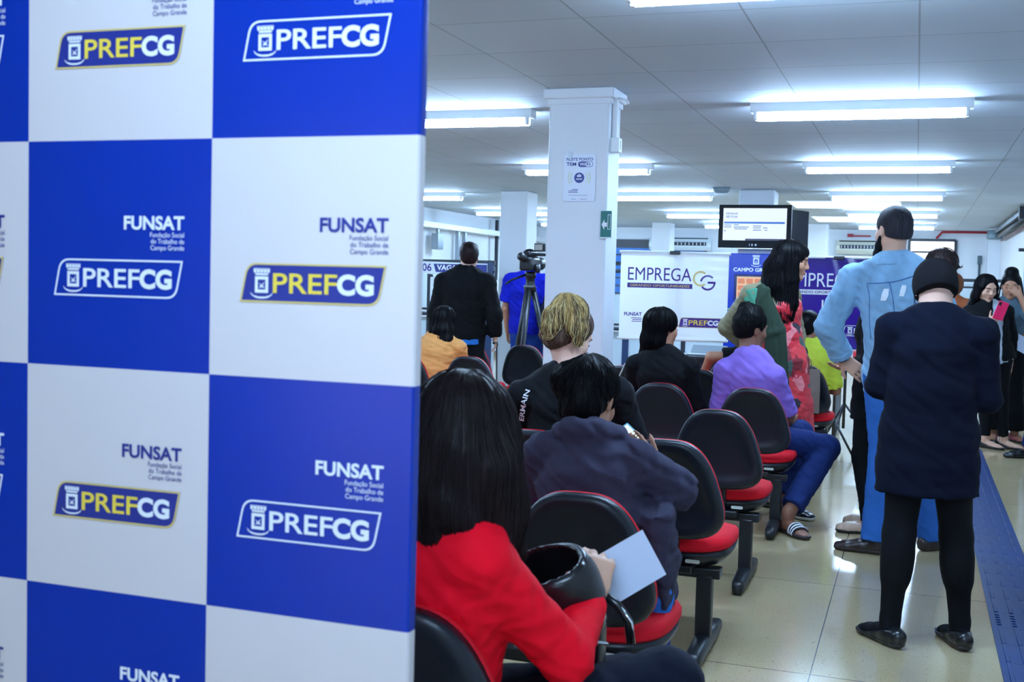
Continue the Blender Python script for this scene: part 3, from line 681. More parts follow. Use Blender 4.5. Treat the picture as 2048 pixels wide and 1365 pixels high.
# ------------------------------------------------------------------ blue self-service totem
M_totem = mat('totem_blue', (14, 54, 176), 0.25, spec=0.5)
t = thing('information_totem', 'tall blue CAMPO GRANDE self service totem under the television', 'kiosk', (-1.67, 12.9, 0))
MB().box((0, 0, 0.90), (0.66, 0.16, 1.80), bev=0.012).build('cabinet', M_totem, t)
T = plane_map((-0.33, -0.0805, 0), (1, 0, 0), (0, 0, 1))
crest(t, T, 0.33, 1.655, 0.135, M_wprint)
text('lettering', 'CAMPO GRANDE', 0.085, 1.60, 0.49, 0.042, T, M_wprint, t, 0.035)
MB().box((0.03, -0.083, 1.425), (0.52, 0.02, 0.29), bev=0.008).build('screen_bezel', mat('totem_navy', (10, 26, 90), 0.3), t)
MB().box((0.03, -0.095, 1.425), (0.46, 0.004, 0.24)).build('screen', mat('screen_orange', (236, 196, 150), 0.3, emit=0.9), t)
m = MB()
for r_ in range(3):
    for c_ in range(5): m.box((-0.15 + 0.09 * c_, -0.098, 1.345 + 0.075 * r_), (0.072, 0.003, 0.055))
m.build('screen_buttons', mat('screen_button', (232, 140, 90), 0.3, emit=0.8), t)
MB().box((0, -0.081, 1.185), (0.66, 0.004, 0.012)).build('trim_line', mat('lime_line', (150, 220, 130), 0.4), t)
text('lettering', 'AUTO', 0.075, 0.905, 0.17, 0.04, T, M_wprint, t, 0.03)
text('lettering', 'FAÇA', 0.115, 0.82, 0.16, 0.05, T, mat('lime_print', (200, 230, 90), 0.45), t, 0.03)

# ------------------------------------------------------------------ televisions on the column
def tv(x, y, z, rz, w_, h_, lb, picture):
    t = thing('television', lb, 'television', (x, y, z), rz)
    MB().box((0, 0, h_ / 2), (w_, 0.07, h_), bev=0.008).build('casing', mat('tv_black', (3, 6, 14), 0.5, spec=0.2), t)
    MB().box((0, 0.10 if picture else 0.06, h_ / 2), (0.10, 0.16 if picture else 0.06, 0.12)).build('wall_bracket', M_dark, t)
    if picture:
        T = plane_map((-w_ / 2 + 0.052, -0.0365, 0.095), (1, 0, 0), (0, 0, 1)); sw, sh = w_ - 0.104, h_ - 0.135
        MB().prism([(0, 0), (sw, 0), (sw, sh), (0, sh)], T, 0, 0.001).build('screen', mat('tv_screen', (222, 234, 250), 0.4, emit=1.1), t)
        sb = mat('screen_blue', (20, 110, 220), 0.3, emit=0.8); sl = mat('screen_text', (84, 124, 186), 0.4, emit=0.9); sd = mat('screen_taskbar', (40, 40, 110), 0.3, emit=0.3)
        text('screen_lettering', 'SENHA', 0.03, sh * 0.80, 0.135, 0.024, T, sl, t, 0.02, 0.0022); text('screen_lettering', 'SETOR', 0.03, sh * 0.70, 0.135, 0.024, T, sl, t, 0.02, 0.0022)
        m = MB().prism([(0.01, sh * 0.52), (sw - 0.02, sh * 0.52), (sw - 0.02, sh * 0.58), (0.01, sh * 0.58)], T, 0.001, 0.0018); m.build('screen_bar', sb, t)
        m = MB()
        for a, b_, c_ in ((0.012, 0.46, 0.085), (0.012, 0.40, 0.08), (0.012, 0.28, 0.025), (0.12, 0.47, 0.06), (0.12, 0.40, 0.17), (0.13, 0.345, 0.14), (0.34, 0.44, 0.09), (0.34, 0.38, 0.085), (0.34, 0.31, 0.09), (0.45, 0.38, 0.05), (0.47, 0.31, 0.03)):
            m.prism([(a, sh * b_), (a + c_, sh * b_), (a + c_, sh * b_ + 0.009), (a, sh * b_ + 0.009)], T, 0.001, 0.0018)
        m.build('screen_lines', sl, t)
        MB().prism([(sw * 0.36, 0), (sw, 0), (sw, 0.02), (sw * 0.36, 0.02)], T, 0.001, 0.0018).build('taskbar', sd, t)
        m = MB().box((-0.02, -0.037, 0.045), (0.012, 0.004, 0.022)).box((0.02, -0.037, 0.045), (0.02, 0.004, 0.018)).box((-0.05, -0.037, 0.045), (0.006, 0.004, 0.02)); m.build('control_marks', M_wprint, t)
        MB().box((0, -0.033, 0.004), (w_, 0.012, 0.006)).build('lower_trim', M_chrome, t)
    return t
tv(-1.765, 13.33, 1.865, 0, 0.815, 0.50, 'wide black television with queue screen on the far column', True)
tv(-1.40, 13.78, 1.86, math.radians(66), 0.66, 0.48, 'second black television on the side of the far column, screen edge on', False)

# ------------------------------------------------------------------ beam seating
M_shell = mat('black_seat_shell', (12, 20, 30), 0.36, spec=0.4, bump=(500, 0.1, 0.0006))
M_redc = mat('red_upholstery', (206, 10, 32), 0.8, spec=0.25, bump=(500, 0.3, 0.001), vary=0.05)
M_frame = mat('black_steel', (16, 21, 26), 0.38)
def back_outline(ins=0.0, n=44):
    """rounded trapezoid of the backrest, x across, z up from its bottom edge"""
    H = 0.385; pts = []
    for k in range(n):
        a = 2 * math.pi * k / n; cs, sn = math.cos(a), math.sin(a); e = 2 / 3.5
        x = math.copysign(abs(cs) ** e, cs); z = math.copysign(abs(sn) ** e, sn)
        u = (z + 1) / 2; hw = (0.232 - 0.108 * max(0, u - 0.06) ** 1.45) - ins
        pts.append((x * hw, H / 2 + z * (H / 2 - ins)))
    return pts
def back_y(x, z, y): return y - 0.055 * max(0.0, z / 0.385) ** 1.2 - 0.0 + 0.32 * x * x
def bench(n, loc, lb, gp, legs):
    t = thing('beam_seating', lb, 'waiting bench', loc, group=gp)
    for i in range(n):
        cx = -0.54 * i
        def R(ins, y): return [Vector((cx + x, back_y(x, z, y), 0.475 + z)) for x, z in back_outline(ins)]
        b = MB().rings([R(0.075, -0.018), R(0.05, -0.028), R(0.022, -0.036), R(0.006, -0.030), R(0.0, -0.016), R(0.0, 0.004)], True, True).build('backrest', M_shell, t)
        MB().rings([R(0.003, 0.004), R(-0.0005, 0.010), R(0.0, 0.020), R(0.015, 0.034), R(0.055, 0.040), R(0.11, 0.042)], True, True).build('back_cushion', M_redc, b)
        def Q(ins, z, n_=40):
            p = []
            for k in range(n_):
                a = 2 * math.pi * k / n_; e = 2 / 3.2; cs, sn = math.cos(a), math.sin(a)
                x = math.copysign(abs(cs) ** e, cs) * (0.232 - ins); y = math.copysign(abs(sn) ** e, sn) * (0.222 - ins)
                dz = -0.035 * max(0, (y - 0.10) / 0.12) ** 2 + 0.010 * (abs(x) / 0.23) ** 2
                p.append(Vector((cx + x, 0.25 + y, z + dz)))
            return p
        s = MB().rings([Q(0.012, 0.412), Q(0.0, 0.425), Q(0.0, 0.445), Q(0.010, 0.462), Q(0.04, 0.472), Q(0.11, 0.474)], True, True).build('seat', M_redc, t)
        MB().rings([Q(0.09, 0.348), Q(0.040, 0.354), Q(0.010, 0.385), Q(0.004, 0.412)], True, True).build('seat_shell', M_shell, s)
        m = MB().box((cx, 0.02, 0.43), (0.09, 0.035, 0.22), bev=0.008); m.box((cx, 0.12, 0.355), (0.20, 0.24, 0.03), bev=0.006); m.build('seat_bracket', M_frame, t)
    e0 = 0.195; L = 0.54 * (n - 1) + 0.43
    MB().box((e0 - L / 2, 0.12, 0.328), (L, 0.07, 0.04), bev=0.005).build('beam', M_frame, t)
    MB().prism(rrect(-0.028, -0.007, 0.056, 0.014, 0.0065), plane_map((0.10, -0.001 + 0.015, 0.388), (1, 0, 0), (0, 0, 1)), 0, 0.004).build('maker_plate', mat('pale_plate', (200, 206, 196), 0.4), t)
    for lx in legs:
        m = MB().box((lx, 0.11, 0.17), (0.062, 0.055, 0.30), bev=0.006).build('leg', M_frame, t)
        p = [Vector((lx, -0.245 + 0.11 + 0.0, 0.03)), Vector((lx, -0.10, 0.042)), Vector((lx, 0.11, 0.055)), Vector((lx, 0.30, 0.042)), Vector((lx, 0.445, 0.03))]
        rings = []
        for q, ww, hh in zip(p, (0.022, 0.031, 0.034, 0.031, 0.022), (0.026, 0.03, 0.034, 0.03, 0.026)):
            rings.append([q + Vector((ww * math.copysign(abs(math.cos(a)) ** 0.6, math.cos(a)), 0, hh * math.copysign(abs(math.sin(a)) ** 0.6, math.sin(a)))) for a in np.linspace(0, 2 * math.pi, 20, endpoint=False)])
        MB().rings(rings, True, True).build('foot', M_frame, m)
    return t
BX = -0.865
proto = bench(3, (BX, 2.03 - 0.11, 0), 'x', 'three seat beam chairs of the right block', (0.135, -1.20))
ROWS = [(1.92, 'nearest red and black beam seating, under the woman in red sweater'), (3.13, 'second red and black beam seating, under the person in dark hoodie'),
        (4.34, 'third red and black beam seating, its aisle seat empty beside the hoodie sleeve'), (5.50, 'fourth red and black beam seating, empty, before the man in purple'),
        (6.76, 'fifth red and black beam seating, under the man in purple polo'), (8.0, 'sixth red and black beam seating, ahead of the man in purple'), (9.05, 'seventh red and black beam seating, under the person in lime shirt')]
for i, (y, lb) in enumerate(ROWS):
    o = proto if i == 0 else copy_tree(proto)
    o.location = (BX + (0.07 if i == 6 else 0.0), y, 0); o['label'] = lb
for i, (x, y, lb) in enumerate(((-3.16, 6.72, 'left block beam seating nearest to the backdrop edge'), (-3.16, 8.12, 'left block beam seating under the woman in orange top'), (-3.31, 9.86, 'left block beam seating farthest away, behind the man in black jacket'))):
    o = copy_tree(proto); o.location = (x, y, 0); o['label'] = lb; o['group'] = 'three seat beam chairs of the left block'

# ------------------------------------------------------------------ tactile strip
M_tact = mat('blue_rubber', (0, 44, 100), 0.42, spec=0.2, vary=0.10, vscale=7)
def tile(dots):
    m = MB().box((0, 0, 0.003), (0.252, 0.249, 0.006))
    if not dots:
        for x in (-0.094, -0.031, 0.031, 0.094): m.box((x, 0, 0.0075), (0.017, 0.246, 0.005), bev=0.002, seg=1)
    else:
        for a in range(4):
            for b_ in range(5): m.lathe([(0.0115, 0.005), (0.010, 0.009), (0.006, 0.0105), (0.0005, 0.011)], (-0.094 + 0.0627 * a, -0.08 + 0.04 * b_, 0), 10)
    return m.build('tactile_tile', M_tact)
tl = tile(False); td = tile(True)
for k in range(40):
    y = 1.45 + 0.25 * k; dots = k == 16
    o = td if dots else (tl if k == 0 else tl.copy())
    if not dots and k: COL.objects.link(o)
    o.location = (0.495, y, 0)
    tag(o, 'blue rubber floor tile with round studs in the guide strip' if dots else 'blue ribbed rubber floor tile in the guide strip along the aisle', 'tactile tile', 'blue tactile tiles' if not dots else None)

# ------------------------------------------------------------------ desk, laptop, tripod things
t = thing('office_desk', 'black desk below the white banner', 'desk', (-1.95, 11.2, 0))
MB().box((0, 0, 0.74), (0.66, 0.5, 0.035), bev=0.006).build('desktop', M_blackp, t)
MB().box((0, -0.20, 0.40), (0.64, 0.03, 0.64)).build('front_panel', mat('desk_navy', (16, 28, 58), 0.3), t)
for s in (-1, 1): MB().box((s * 0.305, 0, 0.36), (0.035, 0.46, 0.72)).build('leg', M_blackp, t)
t = thing('laptop', 'open grey laptop on the black desk', 'laptop', (-1.90, 11.15, 0.758))
MB().box((0, 0, 0.009), (0.34, 0.24, 0.018), bev=0.004).build('base', mat('grey_laptop', (120, 130, 138), 0.35), t)
MB().box((0, 0.17, 0.05), (0.34, 0.16, 0.012), bev=0.003, rot=Matrix.Rotation(0.45, 3, 'X')).build('lid', mat('grey_laptop', (120, 130, 138)), t)

def tripod_legs(m, top, spread, r, n=3, a0=0.3):
    for k in range(n):
        a = a0 + k * 2 * math.pi / n
        m.tube([top, Vector((top.x + spread * math.cos(a), top.y + spread * math.sin(a), 0.02))], [r, r * 0.8], 8)
t = thing('camera_tripod', 'tall black tripod carrying the video camera', 'tripod', (-3.58, 10.75, 0))
for k in range(3):
    a = 0.5 + k * 2.094
    lg = MB().tube([(0.03 * math.cos(a), 0.03 * math.sin(a), 1.36), (0.20 * math.cos(a), 0.20 * math.sin(a), 0.66), (0.36 * math.cos(a), 0.36 * math.sin(a), 0.015)], [0.032, 0.026, 0.018], 8).build('leg', M_frame, t)
    MB().tube([(0.05 * math.cos(a), 0.05 * math.sin(a) - 0.03, 1.25), (0.20 * math.cos(a), 0.20 * math.sin(a) - 0.03, 0.62)], 0.009, 8).build('leg_rod', mat('dark_metal', (46, 52, 60), 0.3, metal=0.6), lg)
MB().lathe([(0.0, 1.34), (0.06, 1.34), (0.06, 1.38), (0.045, 1.40), (0.045, 1.46), (0.055, 1.47), (0.055, 1.53), (0.0, 1.53)], (0, 0, 0), 16).build('head', M_blackp, t)
MB().box((0, -0.03, 1.385), (0.10, 0.06, 0.018)).build('label_band', M_galv, t)
MB().tube([(-0.03, -0.03, 1.50), (-0.15, -0.14, 1.44), (-0.19, -0.18, 1.40)], 0.011, 8).build('pan_handle', M_blackp, t)
t = thing('video_camera', 'black video camera on the tripod in front of the person in blue', 'camera', (-3.58, 10.72, 1.53))
MB().box((0.0, 0.0, 0.07), (0.13, 0.28, 0.13), bev=0.02).box((0, 0.02, 0.17), (0.06, 0.24, 0.05), bev=0.012).build('body', M_blackp, t)
MB().tube([(0.0, 0.13, 0.08), (0, 0.26, 0.08), (0, 0.33, 0.08)], [0.05, 0.05, 0.065], 16).build('lens', M_blackp, t)
MB().tube([(0.07, -0.02, 0.03), (0.105, -0.02, 0.03)], 0.045, 18).build('side_dial', M_blackp, t)
MB().tube([(-0.01, -0.12, 0.12), (-0.02, -0.22, 0.14)], [0.035, 0.04], 12).build('viewfinder', M_blackp, t)
b = MB().box((0.10, 0.0, 0.235), (0.115, 0.02, 0.08), bev=0.006).build('flip_screen', M_blackp, t)
MB().box((0.09, -0.0115, 0.235), (0.075, 0.003, 0.055)).build('screen_picture', mat('grey_screen', (170, 190, 205), 0.3, emit=0.5), b)
MB().box((0.10, 0.01, 0.165), (0.16, 0.06, 0.03), bev=0.006).build('side_arm', M_blackp, t)
t = thing('stand_tripod', 'thin black stand on tripod feet beyond the lime shirted person', 'stand', (-0.60, 11.3, 0))
MB().tube([(0, 0, 0.12), (0, 0, 0.95)], 0.014, 8).build('pole', M_frame, t)
for k in range(3):
    a = 0.2 + k * 2.094
    MB().tube([(0, 0, 0.36), (0.26 * math.cos(a), 0.26 * math.sin(a), 0.02)], 0.011, 8).build('leg', M_frame, t)
t = thing('snack_table', 'low white table with bright snack packs behind the man in denim', 'table', (-0.38, 11.9, 0))
MB().box((0, 0, 0.73), (0.7, 0.5, 0.03), bev=0.006).build('tabletop', M_white, t)
for sx in (-1, 1):
    for sy in (-1, 1): MB().box((sx * 0.31, sy * 0.21, 0.357), (0.03, 0.03, 0.714)).build('leg', M_galv, t)
for k, (c_, n_) in enumerate((((200, 40, 50), 'red'), ((60, 170, 190), 'teal'), ((226, 230, 236), 'white'), ((210, 60, 60), 'crimson'))):
    x = -0.52 + 0.10 * k
    prof = [[Vector((x + dx, 11.75 + dy, 0.746 + z)) for dx, dy in ((-0.042 * s, -q), (0.042 * s, -q), (0.042 * s, q), (-0.042 * s, q))] for z, s, q in ((0, 1.0, 0.006), (0.03, 0.95, 0.022), (0.08, 0.95, 0.02), (0.115, 1.0, 0.004))]
    tag(MB().rings(prof, True, True).build('snack_pack', mat('pack_' + n_, c_, 0.35)), n_ + ' snack pack standing on the low white table', 'packet', 'snack packs on the table')
# ------------------------------------------------------------------ people
from mathutils.bvhtree import BVHTree
def caster(o, J):
    me = o.data; T_ = BVHTree.FromPolygons([v.co for v in me.vertices], [tuple(p.vertices) for p in me.polygons]); b = Vector(J['base'])
    def hit(p, d, lift=0.002):
        d = Vector(d).normalized(); p = Vector(p) - b; loc, nn, i_, ds = T_.ray_cast(p - d * 0.6, d)
        return (loc if loc is not None else p) - d * lift
    return hit
SKIN = {k: mat('skin_' + k, c, 0.5, spec=0.35, bump=(300, 0.08, 0.0006), vary=0.05, vscale=14) for k, c in
        dict(fair=(226, 180, 158), light=(212, 164, 138), tan=(178, 126, 98), brown=(132, 88, 68), dark=(96, 64, 52)).items()}
M_eye = mat('eye_white', (216, 212, 206), 0.25); M_iris = mat('eye_iris', (40, 26, 20), 0.2); M_lip = mat('lips', (164, 92, 88), 0.45); M_brow = mat('brow_hair', (34, 26, 24), 0.7)

def frame(fwd, up=(0, 0, 1)):
    f = nrm(fwd); u = V3(*up); u = nrm(u - f * (u @ f)); return np.array([np.cross(f, u), f, u])   # rows: right, forward, up
def yawv(a): a = math.radians(a); return V3(math.sin(a), math.cos(a), 0)

def stand(x, y, a, h=1.65, sw=0.175):
    f = yawv(a); r = V3(f[1], -f[0], 0); s = h / 1.70; O = V3(x, y, 0)
    P = lambda rx, fy, z: O + (r * rx + f * fy + V3(0, 0, z)) * s
    J = dict(pel=P(0, 0, .93), neck=P(0, -.01, 1.43), head=P(0, .03, 1.585), sl=P(-sw, -.01, 1.375), sr=P(sw, -.01, 1.375),
             el=P(-sw - .045, -.03, 1.10), er=P(sw + .045, -.03, 1.10), wl=P(-sw - .05, .05, .86), wr=P(sw + .05, .05, .86),
             hl=P(-.085, 0, .89), hr=P(.085, 0, .89), kl=P(-.095, .02, .49), kr=P(.095, .02, .49), al=P(-.10, -.02, .085), ar=P(.10, -.02, .085))
    J.update(hf=f.copy(), hu=V3(0, 0, 1), tl=f.copy(), tr=f.copy(), f=f, s=s, base=O); return J
def sit(x, y, a, seat=0.475, h=1.65, sw=0.165):
    f = yawv(a); r = V3(f[1], -f[0], 0); s = h / 1.70; O = V3(x, y, 0)
    P = lambda rx, fy, z: O + (r * rx + f * fy) * s + V3(0, 0, z)
    q = seat
    J = dict(pel=P(0, 0, q + .09), neck=P(0, -.01, q + .575 * s), head=P(0, .03, q + .725 * s), sl=P(-sw, 0, q + .515 * s), sr=P(sw, 0, q + .515 * s),
             el=P(-sw - .05, .05, q + .25), er=P(sw + .05, .05, q + .25), wl=P(-.11, .27, q + .15), wr=P(.11, .27, q + .15),
             hl=P(-.085, .03, q + .08), hr=P(.085, .03, q + .08), kl=P(-.10, .43, q + .06), kr=P(.10, .43, q + .06), al=P(-.10, .42, .085), ar=P(.10, .42, .085))
    J.update(hf=f.copy(), hu=V3(0, 0, 1), tl=f.copy(), tr=f.copy(), f=f, s=s, base=O); return J

def spine(J, t):
    m = J.get('mid'); p = J['pel'] * (1 - t) + J['neck'] * t
    return p + (m * 4 * t * (1 - t) if m is not None else 0)
def torso(S, J, g=0.0, t0=-0.12, t1=0.97, bw=(0.150, 0.125, 0.150), bd=(0.105, 0.095, 0.112), k=0.03, flare=0.0, ends=(True, False), shw=None):
    """lofted trunk; g grows it, bw/bd half widths and depths at hips, waist, chest"""
    s = J['s']; up = nrm(J['neck'] - J['pel']); sh = J['sr'] - J['sl']; hp = J['hr'] - J['hl']
    sw = np.linalg.norm(sh) / 2 if shw is None else shw; secs = []
    ts = sorted({t0, 0.0, 0.38, 0.70, 0.90, t1} | ({t0 / 2} if t0 < -0.3 else set()))
    for t in [q for q in ts if t0 <= q <= t1]:
        tt = min(max(t, 0), 1); sd = nrm(nrm(hp) * (1 - tt) + nrm(sh) * tt); dp = nrm(np.cross(sd, up)); sd = nrm(np.cross(up, dp))
        W = np.interp(t, [-1, -0.12, 0.0, 0.38, 0.70, 0.90, 1.0], [bw[0] + flare, bw[0], bw[0], bw[1], bw[2], sw * 0.80, 0.060])
        D = np.interp(t, [-1, -0.12, 0.0, 0.38, 0.70, 0.90, 1.0], [bd[0] + flare * .7, bd[0], bd[0], bd[1], bd[2], 0.082, 0.058])
        if t < 0: c = J['pel'] + up * t * np.linalg.norm(J['neck'] - J['pel']) if 'down' not in J else J['pel'] + J['down'] * (-t) * 0.5
        else: c = spine(J, t)
        secs.append((c, sd * (W * (s if t < .8 else 1) + g), dp * (D * s + g)))
    S.loft(secs, k, ends); return S
def arm(S, J, q, g=0.0, to=1.0, r=(0.050, 0.041, 0.031), k=0.022, flat=True):
    """arm chain; to<1 stops above the elbow, 1..2 on the forearm"""
    s_, e, w_ = J['s' + q], J['e' + q], J['w' + q]; s = J['s']
    R = [(x * s * 0.90 + g * 0.8) for x in r]; k = min(k, 0.022)
    S.ell(s_, (R[0] * 1.02,) * 3, None, 0.03); S.cap(J['neck'] + (s_ - J['neck']) * .25 - V3(0, 0, .012), s_ + V3(0, 0, .004), .036 * s + g, R[0] * .92, 0.03)
    if to <= 1:
        p = s_ + (e - s_) * to; S.loft(circ(s_, p, R[0], R[0] + (R[1] - R[0]) * to), k, (False, flat)); return p
    t = to - 1; p = e + (w_ - e) * t
    S.cap(s_, e, R[0], R[1], k); S.loft(circ(e, p, R[1], R[1] + (R[2] - R[1]) * t), k, (False, flat)); return p
def circ(a, b, ra, rb, n=2):
    a, b = V3(a), V3(b); d = nrm(b - a); h = V3(0, 0, 1) if abs(d[2]) < 0.8 else V3(1, 0, 0); u = nrm(np.cross(d, h)); v = np.cross(d, u)
    return [(a, u * ra, v * ra), (b, u * rb, v * rb)]
def leg(S, J, q, g=0.0, to=2.0, r=(0.082, 0.057, 0.040), k=0.03, flat=True, bell=0.0):
    h, kn, a = J['h' + q], J['k' + q], J['a' + q]; s = J['s']; R = [x * s + g for x in r]
    S.cap(h, kn, R[0], R[1], k)
    p = kn + (a - kn) * (to - 1); rm = R[1] + (R[2] - R[1]) * (to - 1) + bell
    back = -J['f'] * 0.012
    S.loft(circ(kn, p, R[1], rm), k, (False, flat))
    if not bell: S.cap(kn + (a - kn) * 0.22 + back, kn + (a - kn) * 0.45 + back, R[1] * 0.92, R[1] * 0.86, k)
    return p

def head(S, J, slim=1.0):
    M = frame(J['hf'], J['hu']); c = J['head']; z = J.get('hs', 1.0)
    P = lambda x, y, q: c + (M[0] * x + M[1] * y + M[2] * q) * z
    S.ell(P(0, -.012, .032), V3(.074, .094, .084) * z, M, .02); S.ell(P(0, .018, -.030), V3(.063 * slim, .070, .075) * z, M, .03)
    S.cap(P(-.044, .0, -.058), P(0, .060, -.094), .022 * z, .019 * z, .025); S.cap(P(.044, .0, -.058), P(0, .060, -.094), .022 * z, .019 * z, .025)
    for sx in (-1, 1): S.ell(P(sx * .036, .054, -.024), V3(.026, .026, .028) * z, M, .02)
    S.cap(P(-.034, .076, .026), P(.034, .076, .026), .012 * z, .012 * z, .015)
    for sx in (-1, 1): S.ell(P(sx * .031, .094, .004), V3(.017, .014, .011) * z, M, .012, True)
    S.cap(P(0, .082, .014), P(0, .104, -.026), .008 * z, .011 * z, .012)
    for sx in (-1, 1): S.ell(P(sx * .011, .092, -.030), V3(.008, .010, .007) * z, M, .008)
    S.cap(P(-.018, .080, -.058), P(.018, .080, -.058), .008 * z, .008 * z, .012); S.ell(P(0, .084, -.056), V3(.016, .008, .006) * z, M, .008); S.ell(P(0, .083, -.067), V3(.016, .009, .007) * z, M, .008)
    S.ell(P(0, .074, -.094), V3(.018, .014, .014) * z, M, .015)
    for sx in (-1, 1):
        S.ell(P(sx * .076, -.012, -.006), V3(.008, .019, .031) * z, M, .008); S.ell(P(sx * .084, -.008, -.004), V3(.006, .010, .017) * z, M, .006, True)
    n = J['neck']; S.cap(n - (c - n) * 0.15, P(0, -.012, -.045), .056 * J['s'], .052 * z, .03)
def face_parts(J, root, shut=True, lips=M_lip, brow=None):
    M = frame(J['hf'], J['hu']); c = J['head'] - J['base']; z = J.get('hs', 1.0); P = lambda x, y, q: Vector(c + (M[0] * x + M[1] * y + M[2] * q) * z)
    for sx in (-1, 1):
        MB().tube([P(sx * .050, .072, .021), P(sx * .036, .086, .027), P(sx * .014, .089, .022)], [.0015 * z, .0030 * z, .0024 * z], 8).build('eyebrow', brow or M_brow, root)
        if not shut:
            e = MB().lathe([(0.0005, -.0115), (.008, -.008), (.0115, 0), (.008, .008), (.0005, .0115)], (0, 0, 0), 14).build('eye', M_eye, root); e.location = P(sx * .031, .076, .004)
            q = P(sx * .031, .0885, .003); MB().lathe([(0.0003, -.0052), (.0052, 0), (.0003, .0052)], (0, 0, 0), 12).build('iris', M_iris, e).location = Vector((q - e.location))
        MB().tube([P(sx * .046, .078, .000), P(sx * .038, .083, -.004), P(sx * .026, .087, -.005), P(sx * .018, .086, -.002)], [.001, .0022 * z, .0024 * z, .001], 6).build('eyelash', M_brow, root)
    MB().tube([P(-.021, .083, -.0595), P(-.008, .0915, -.057), P(0, .0925, -.0585), P(.008, .0915, -.057), P(.021, .083, -.0595)], [.001, .005 * z, .005 * z, .005 * z, .001], 8).tube([P(-.016, .085, -.0645), P(0, .0925, -.0675), P(.016, .085, -.0645)], [.001, .0062 * z, .001], 8).build('lips', lips, root)
def hand(S, w_, d, n, side, curl=(25, 30, 30, 35), thumb=(0.5, 0.4), s=1.0, spread=1.0):
    """palm, five separate fingers and a thumb; d finger direction, n direction the palm faces, side +1 thumb towards d x n"""
    d = nrm(d); n = nrm(n - d * (V3(*n) @ d)); t = np.cross(d, n) * side; w_ = V3(w_)
    S.loft([(w_, t * .026 * s, n * .019 * s), (w_ + d * .035 * s, t * .036 * s, n * .016 * s), (w_ + d * .088 * s, t * .041 * s, n * .0125 * s)], .012, (False, False))
    for i, (o, L, r, c) in enumerate(zip((.031, .011, -.010, -.030), (.070, .078, .073, .056), (.0088, .0090, .0086, .0076), curl)):
        p = w_ + (d * .088 + t * o) * s; dd = nrm(d + t * o * 1.2 * spread)
        for q, f in enumerate((.46, .30, .24)):
            a = math.radians(c * (0.8, 1.1, 0.8)[q]); dd = nrm(dd * math.cos(a) + n * math.sin(a)); e = p + dd * L * f * s
            S.cap(p, e, r * s * (1 - .06 * q), r * s * (.94 - .06 * q), .005); p = e
    b = w_ + (d * .022 + t * .026) * s; dd = nrm(d * .75 + t * .75 + n * thumb[0])
    S.cap(w_ + (d * .012 + t * .014) * s, b, .017 * s, .014 * s, .012); m_ = b + dd * .034 * s; S.cap(b, m_, .0135 * s, .011 * s, .008)
    dd = nrm(dd + d * .35 + n * thumb[1]); e = m_ + dd * .030 * s; S.cap(m_, e, .0105 * s, .0095 * s, .005); S.cap(e, e + nrm(dd + d * .3) * .022 * s, .0095 * s, .008 * s, .005)
def foot(S, J, q, g=0.0, h=0.0):
    a = J['a' + q]; t = nrm(J['t' + q]); s = J['s']; r = V3(t[1], -t[0], 0); z = V3(0, 0, 1); b = V3(a[0], a[1], J.get('fz' + q, 0.0))
    S.loft([(b - t * .058 * s + z * .040, r * (.031 + g), z * (.036 + g)), (b - t * .01 * s + z * .046, r * (.036 + g), z * (.044 + g)), (b + t * .07 * s + z * .036, r * (.041 + g), z * (.034 + g)), (b + t * .14 * s + z * .026, r * (.045 + g), z * (.024 + g)), (b + t * .185 * s + z * .020, r * (.034 + g), z * (.017 + g))], .012, (False, False))
    S.cap(b + z * .05, a + z * .02, .036 * s + g, .038 * s + g, .02)
def shoe(J, q, root, m, sole=None, low=False, top=0.075, g=0.006, name='shoe'):
    S = Solid(0.006); foot(S, J, q, g); b = V3(J['a' + q][0], J['a' + q][1], J.get('fz' + q, 0.0)); t = nrm(J['t' + q])
    S.half(b + V3(0, 0, top), nrm(V3(0, 0, 1) + (t * 0.35 if low else t * 0.0))); S.half(b + V3(0, 0, 0.003), V3(0, 0, -1))
    if low: S.ell(b + t * 0.045 + V3(0, 0, 0.075), V3(.034, .075, .040), np.array([[t[1], -t[0], 0], t, [0, 0, 1]]), 0.006, True)
    o = S.build(name, m, root, J['base'])
    if sole is not None:
        S = Solid(0.006); foot(S, J, q, g + 0.003); S.half(b + V3(0, 0, 0.024), V3(0, 0, 1)); S.half(b + V3(0, 0, 0.001), V3(0, 0, -1)); S.build('sole', sole, o, J['base'])
    return o
def full_body(J, vox=0.008, bw=(0.150, 0.125, 0.150), bd=(0.105, 0.095, 0.112), hands=None, slim=1.0, feet=True):
    S = Solid(vox); torso(S, J, 0.0, -0.14, 0.97, bw, bd)
    for q in 'lr':
        arm(S, J, q, 0.0, 2.0, flat=False); leg(S, J, q, 0.0, 2.0, flat=False)
        if feet: foot(S, J, q, -0.004)
    head(S, J, slim)
    for q, side in (('l', -1), ('r', 1)):
        hd = (hands or {}).get(q, {}); d = hd.get('d', nrm(J['w' + q] - J['e' + q])); n = hd.get('n')
        if n is None:
            n = np.cross(d, J['f']) * (1 if q == 'l' else -1); n = n if np.linalg.norm(n) > .2 else -J['f']
        hand(S, J['w' + q], d, n, hd.get('side', side), hd.get('curl', (22, 26, 28, 32)), hd.get('thumb', (0.4, 0.4)), J['s'])
    return S
def person(label, J, skin, vox=0.008, face={'shut': True}, **kw):
    root = thing('person', label, 'person', tuple(J['base']))
    full_body(J, vox, **kw).build('body', SKIN[skin], root, J['base'])
    if face is not None: face_parts(J, root, **face)
    return root
def garment(name, S, m, root, J, label=None, fold=None):
    if fold: S.folds(*fold)
    o = S.build(name, m, root, J['base'])
    if label: o['label'] = label
    return o
def hairfn(J):
    M = frame(J['hf'], J['hu']); c = J['head']; z = J.get('hs', 1.0)
    return M, z, (lambda x, y, q: c + (M[0] * x + M[1] * y + M[2] * q) * z)
